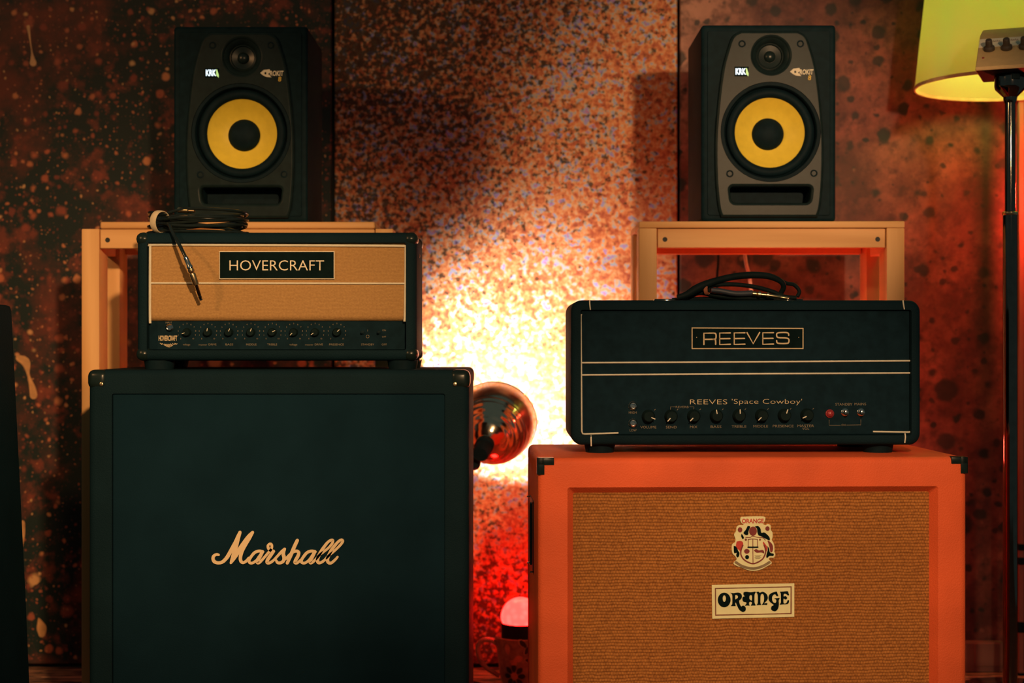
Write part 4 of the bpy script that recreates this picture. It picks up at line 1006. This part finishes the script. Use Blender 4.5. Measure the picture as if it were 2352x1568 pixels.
mk('bulb', lathe_bm([(0.012, zrim + 0.06), (0.014, zrim + 0.09)] + [(0.032 * math.cos(R(a)), zrim + 0.135 + 0.032 * math.sin(R(a))) for a in range(-55, 91, 14)] + [(0, zrim + 0.167)], n=24), LB, T)

xs_, ys_ = 1.033, 3.25
T = thing('microphone_stand', 'dark chromed pole stand in front of the yellow floor lamp', 'stand', (xs_, ys_, 0))
zj = HC + (784 - 492) * ys_ / F; zg = HC + (784 - 232) * ys_ / F; zt_ = 1.3625
mk('base', lathe_bm([(0, 0), (0.112, 0), (0.116, 0.008), (0.10, 0.022), (0.03, 0.034), (0, 0.034)], n=48), STEEL, T)
mk('lower_tube', lathe_bm([(0.0148, 0.03), (0.0148, zj), (0, zj)], n=28), STEEL, T)
mk('clutch', lathe_bm([(0.0155, zj - 0.002), (0.0165, zj), (0.0165, zj + 0.004), (0.0125, zj + 0.006), (0, zj + 0.006)], n=28), GOLD, T)
mk('upper_tube', lathe_bm([(0.0108, zj), (0.0108, zg + 0.004), (0, zg + 0.004)], n=24), STEEL, T)
mk('top_cup', lathe_bm([(0.0115, zg - 0.004), (0.0135, zg + 0.002), (0.014, zg + 0.008), (0.030, zg + 0.024), (0.0318, zg + 0.030), (0.0318, zt_ - 0.002), (0.030, zt_), (0, zt_)], n=40), STEEL, T)
mk('cup_slot', box_bm(-0.007, 0.010, -0.0335, -0.028, zt_ - 0.014, zt_ - 0.0015, 0.001, 1), RUB, T)

th_ = R(-22); cF, sF = math.cos(th_), math.sin(th_)
nl = Vector((0.9458, 3.20, 0)); Wb, Db = 0.17, 0.16
ctr = nl + Vector((cF, sF, 0)) * Wb / 2
MIX = simple('warm_grey_metal_case', (0.56, 0.38, 0.17), 0.5, var=0.06)
T = thing('headphone_mixer', 'small wedge shaped mixer box with dark knobs on top of the pole stand', 'mixer', (ctr.x, ctr.y, zt_ + 0.0005), th_)
b = bmesh.new(); pr = [(0.0, 0.0), (Db, 0.0), (Db, 0.112), (0.10, 0.090), (0.0, 0.006)]
vv = [[b.verts.new((sx * Wb / 2, q[0], q[1])) for q in pr] for sx in (-1, 1)]
n = len(pr)
for i in range(n): b.faces.new((vv[0][i], vv[0][(i + 1) % n], vv[1][(i + 1) % n], vv[1][i]))
b.faces.new(vv[0]); b.faces.new(vv[1]); bmesh.ops.recalc_face_normals(b, faces=b.faces[:])
bmesh.ops.bevel(b, geom=b.edges[:], offset=0.0015, segments=2, affect='EDGES')
mk('case', b, MIX, T)
mk('underside', box_bm(-Wb / 2 + 0.002, Wb / 2 - 0.002, 0.004, Db - 0.003, -0.0004, 0.003, 0.0004, 1), RUB, T, smooth=False)
sl = Vector((0, 0.10, 0.084)).normalized(); nr = Vector((0, -sl.z, sl.y))
Mf = Matrix(((1, 0, 0, 0), (0, sl.y, nr.y, 0), (0, sl.z, nr.z, 0.006), (0, 0, 0, 1)))
def onface(bm): bmesh.ops.transform(bm, matrix=Mf, verts=bm.verts[:]); return bm
st = mk('label_strip', onface(box_bm(-Wb / 2 + 0.001, Wb / 2 - 0.001, 0.078, 0.112, 0.0002, 0.0009)), WHITE, T, smooth=False)
wr_ = bmesh.new()
for q in range(4):
    x_ = -0.058 + 0.036 * q
    for j in range(4): tube_bm([(x_ + 0.004 * j, 0.098, 0.001), (x_ + 0.004 * j + 0.002, 0.104 - 0.002 * (j % 2), 0.0011), (x_ + 0.004 * j + 0.003, 0.097, 0.001)], 0.0004, 5, 2, wr_)
o = mk('handwriting', onface(wr_), BRNI, T); o['kind'] = 'stuff'
for q in range(4):
    x_ = -0.062 + 0.0345 * q
    mk('knob', onface(lathe_bm([(0.0115, 0.0005), (0.011, 0.006), (0.0072, 0.009), (0.0066, 0.022), (0.0055, 0.0235), (0, 0.0235)], (x_, 0.068, 0), n=22)), simple('grey_brown_knob', (0.06, 0.045, 0.03), 0.5) if q == 0 else bpy.data.materials['grey_brown_knob'], T)
mk('indicator_lamp', onface(lathe_bm([(0.0026, 0), (0.0022, 0.0012), (0, 0.0018)], (-0.072, 0.036, 0), n=12)), simple('dull_red_lens', (0.25, 0.02, 0.02), 0.3), T)

# wooden post by the wall at the right edge, with black bands
yp_ = 3.80; sP = yp_ / F
T = thing('wooden_post', 'slim wooden post with black bands against the wall at the right edge', 'post', at(2347, 784 + HC / sP, yp_))
mk('post', box_bm(-7 * sP, 6 * sP, 0, 0.018, 0, 1.9, 0.002, 1), wood('reddish_wood', (0.30, 0.11, 0.09), (0.42, 0.17, 0.13), 2), T)
for a, b_ in ((1249, 1264), (1280, 1297), (1428, 1453), (1545, 1562)):
    mk('band', box_bm(-8 * sP, 7 * sP, -0.0015, 0.0195, HC - (b_ - 784) * sP, HC - (a - 784) * sP, 0.001, 1), RUB, T)
# offcut lying against the wall, lower right
yo = 3.835; so_ = yo / F
T = thing('timber_offcut', 'reddish timber block on the floor by the wall, right of the orange cabinet', 'wood block', at(2268, 784 + HC / so_, yo))
mk('block', box_bm(-52 * so_, 41 * so_, 0, 0.035, 0, HC - (1476 - 784) * so_, 0.002, 1), wood('dull_red_timber', (0.16, 0.075, 0.06), (0.24, 0.12, 0.09), 0), T)
mk('block_face', box_bm(-30 * so_, 40 * so_, -0.0025, 0.001, 0.016, HC - (1477 - 784) * so_, 0.0008, 1), bpy.data.materials['dull_red_timber'], T)

# leaning black cabinet cut by the left edge of the frame
yd = 2.75; sd = 3.05 / F
T = thing('monitor_wedge', 'tall black speaker with a slanting side, cut by the left edge of the frame', 'speaker', ((-70 - 1176) * sd, yd + 0.0, 0))
b = bmesh.new(); zt = HC + (784 - 700) * sd
xa, xb = (26 + 70) * sd, (59 + 70) * sd
zz = [(0, xb + 0.013), (zt * 0.35, xb), (zt - 0.012, xa), (zt - 0.003, xa - 0.003), (zt, xa - 0.012)]
rings = []
for z_, x_ in zz:
    rings.append([(x_ - 0.008, 0, z_), (x_, 0.008, z_), (x_, 0.30, z_), (-0.34, 0.30, z_), (-0.34, 0, z_)])
mk('cabinet', loft(rings), BLK, T)
mk('grille', box_bm(-0.30, xa - 0.035, -0.004, 0.006, 0.06, zt - 0.05, 0.003, 2), BLKG, T)
mk('corner_cap', box_bm(xa - 0.034, xa + 0.002, -0.002, 0.04, zt - 0.03, zt + 0.002, 0.008, 3), PLASB, T)
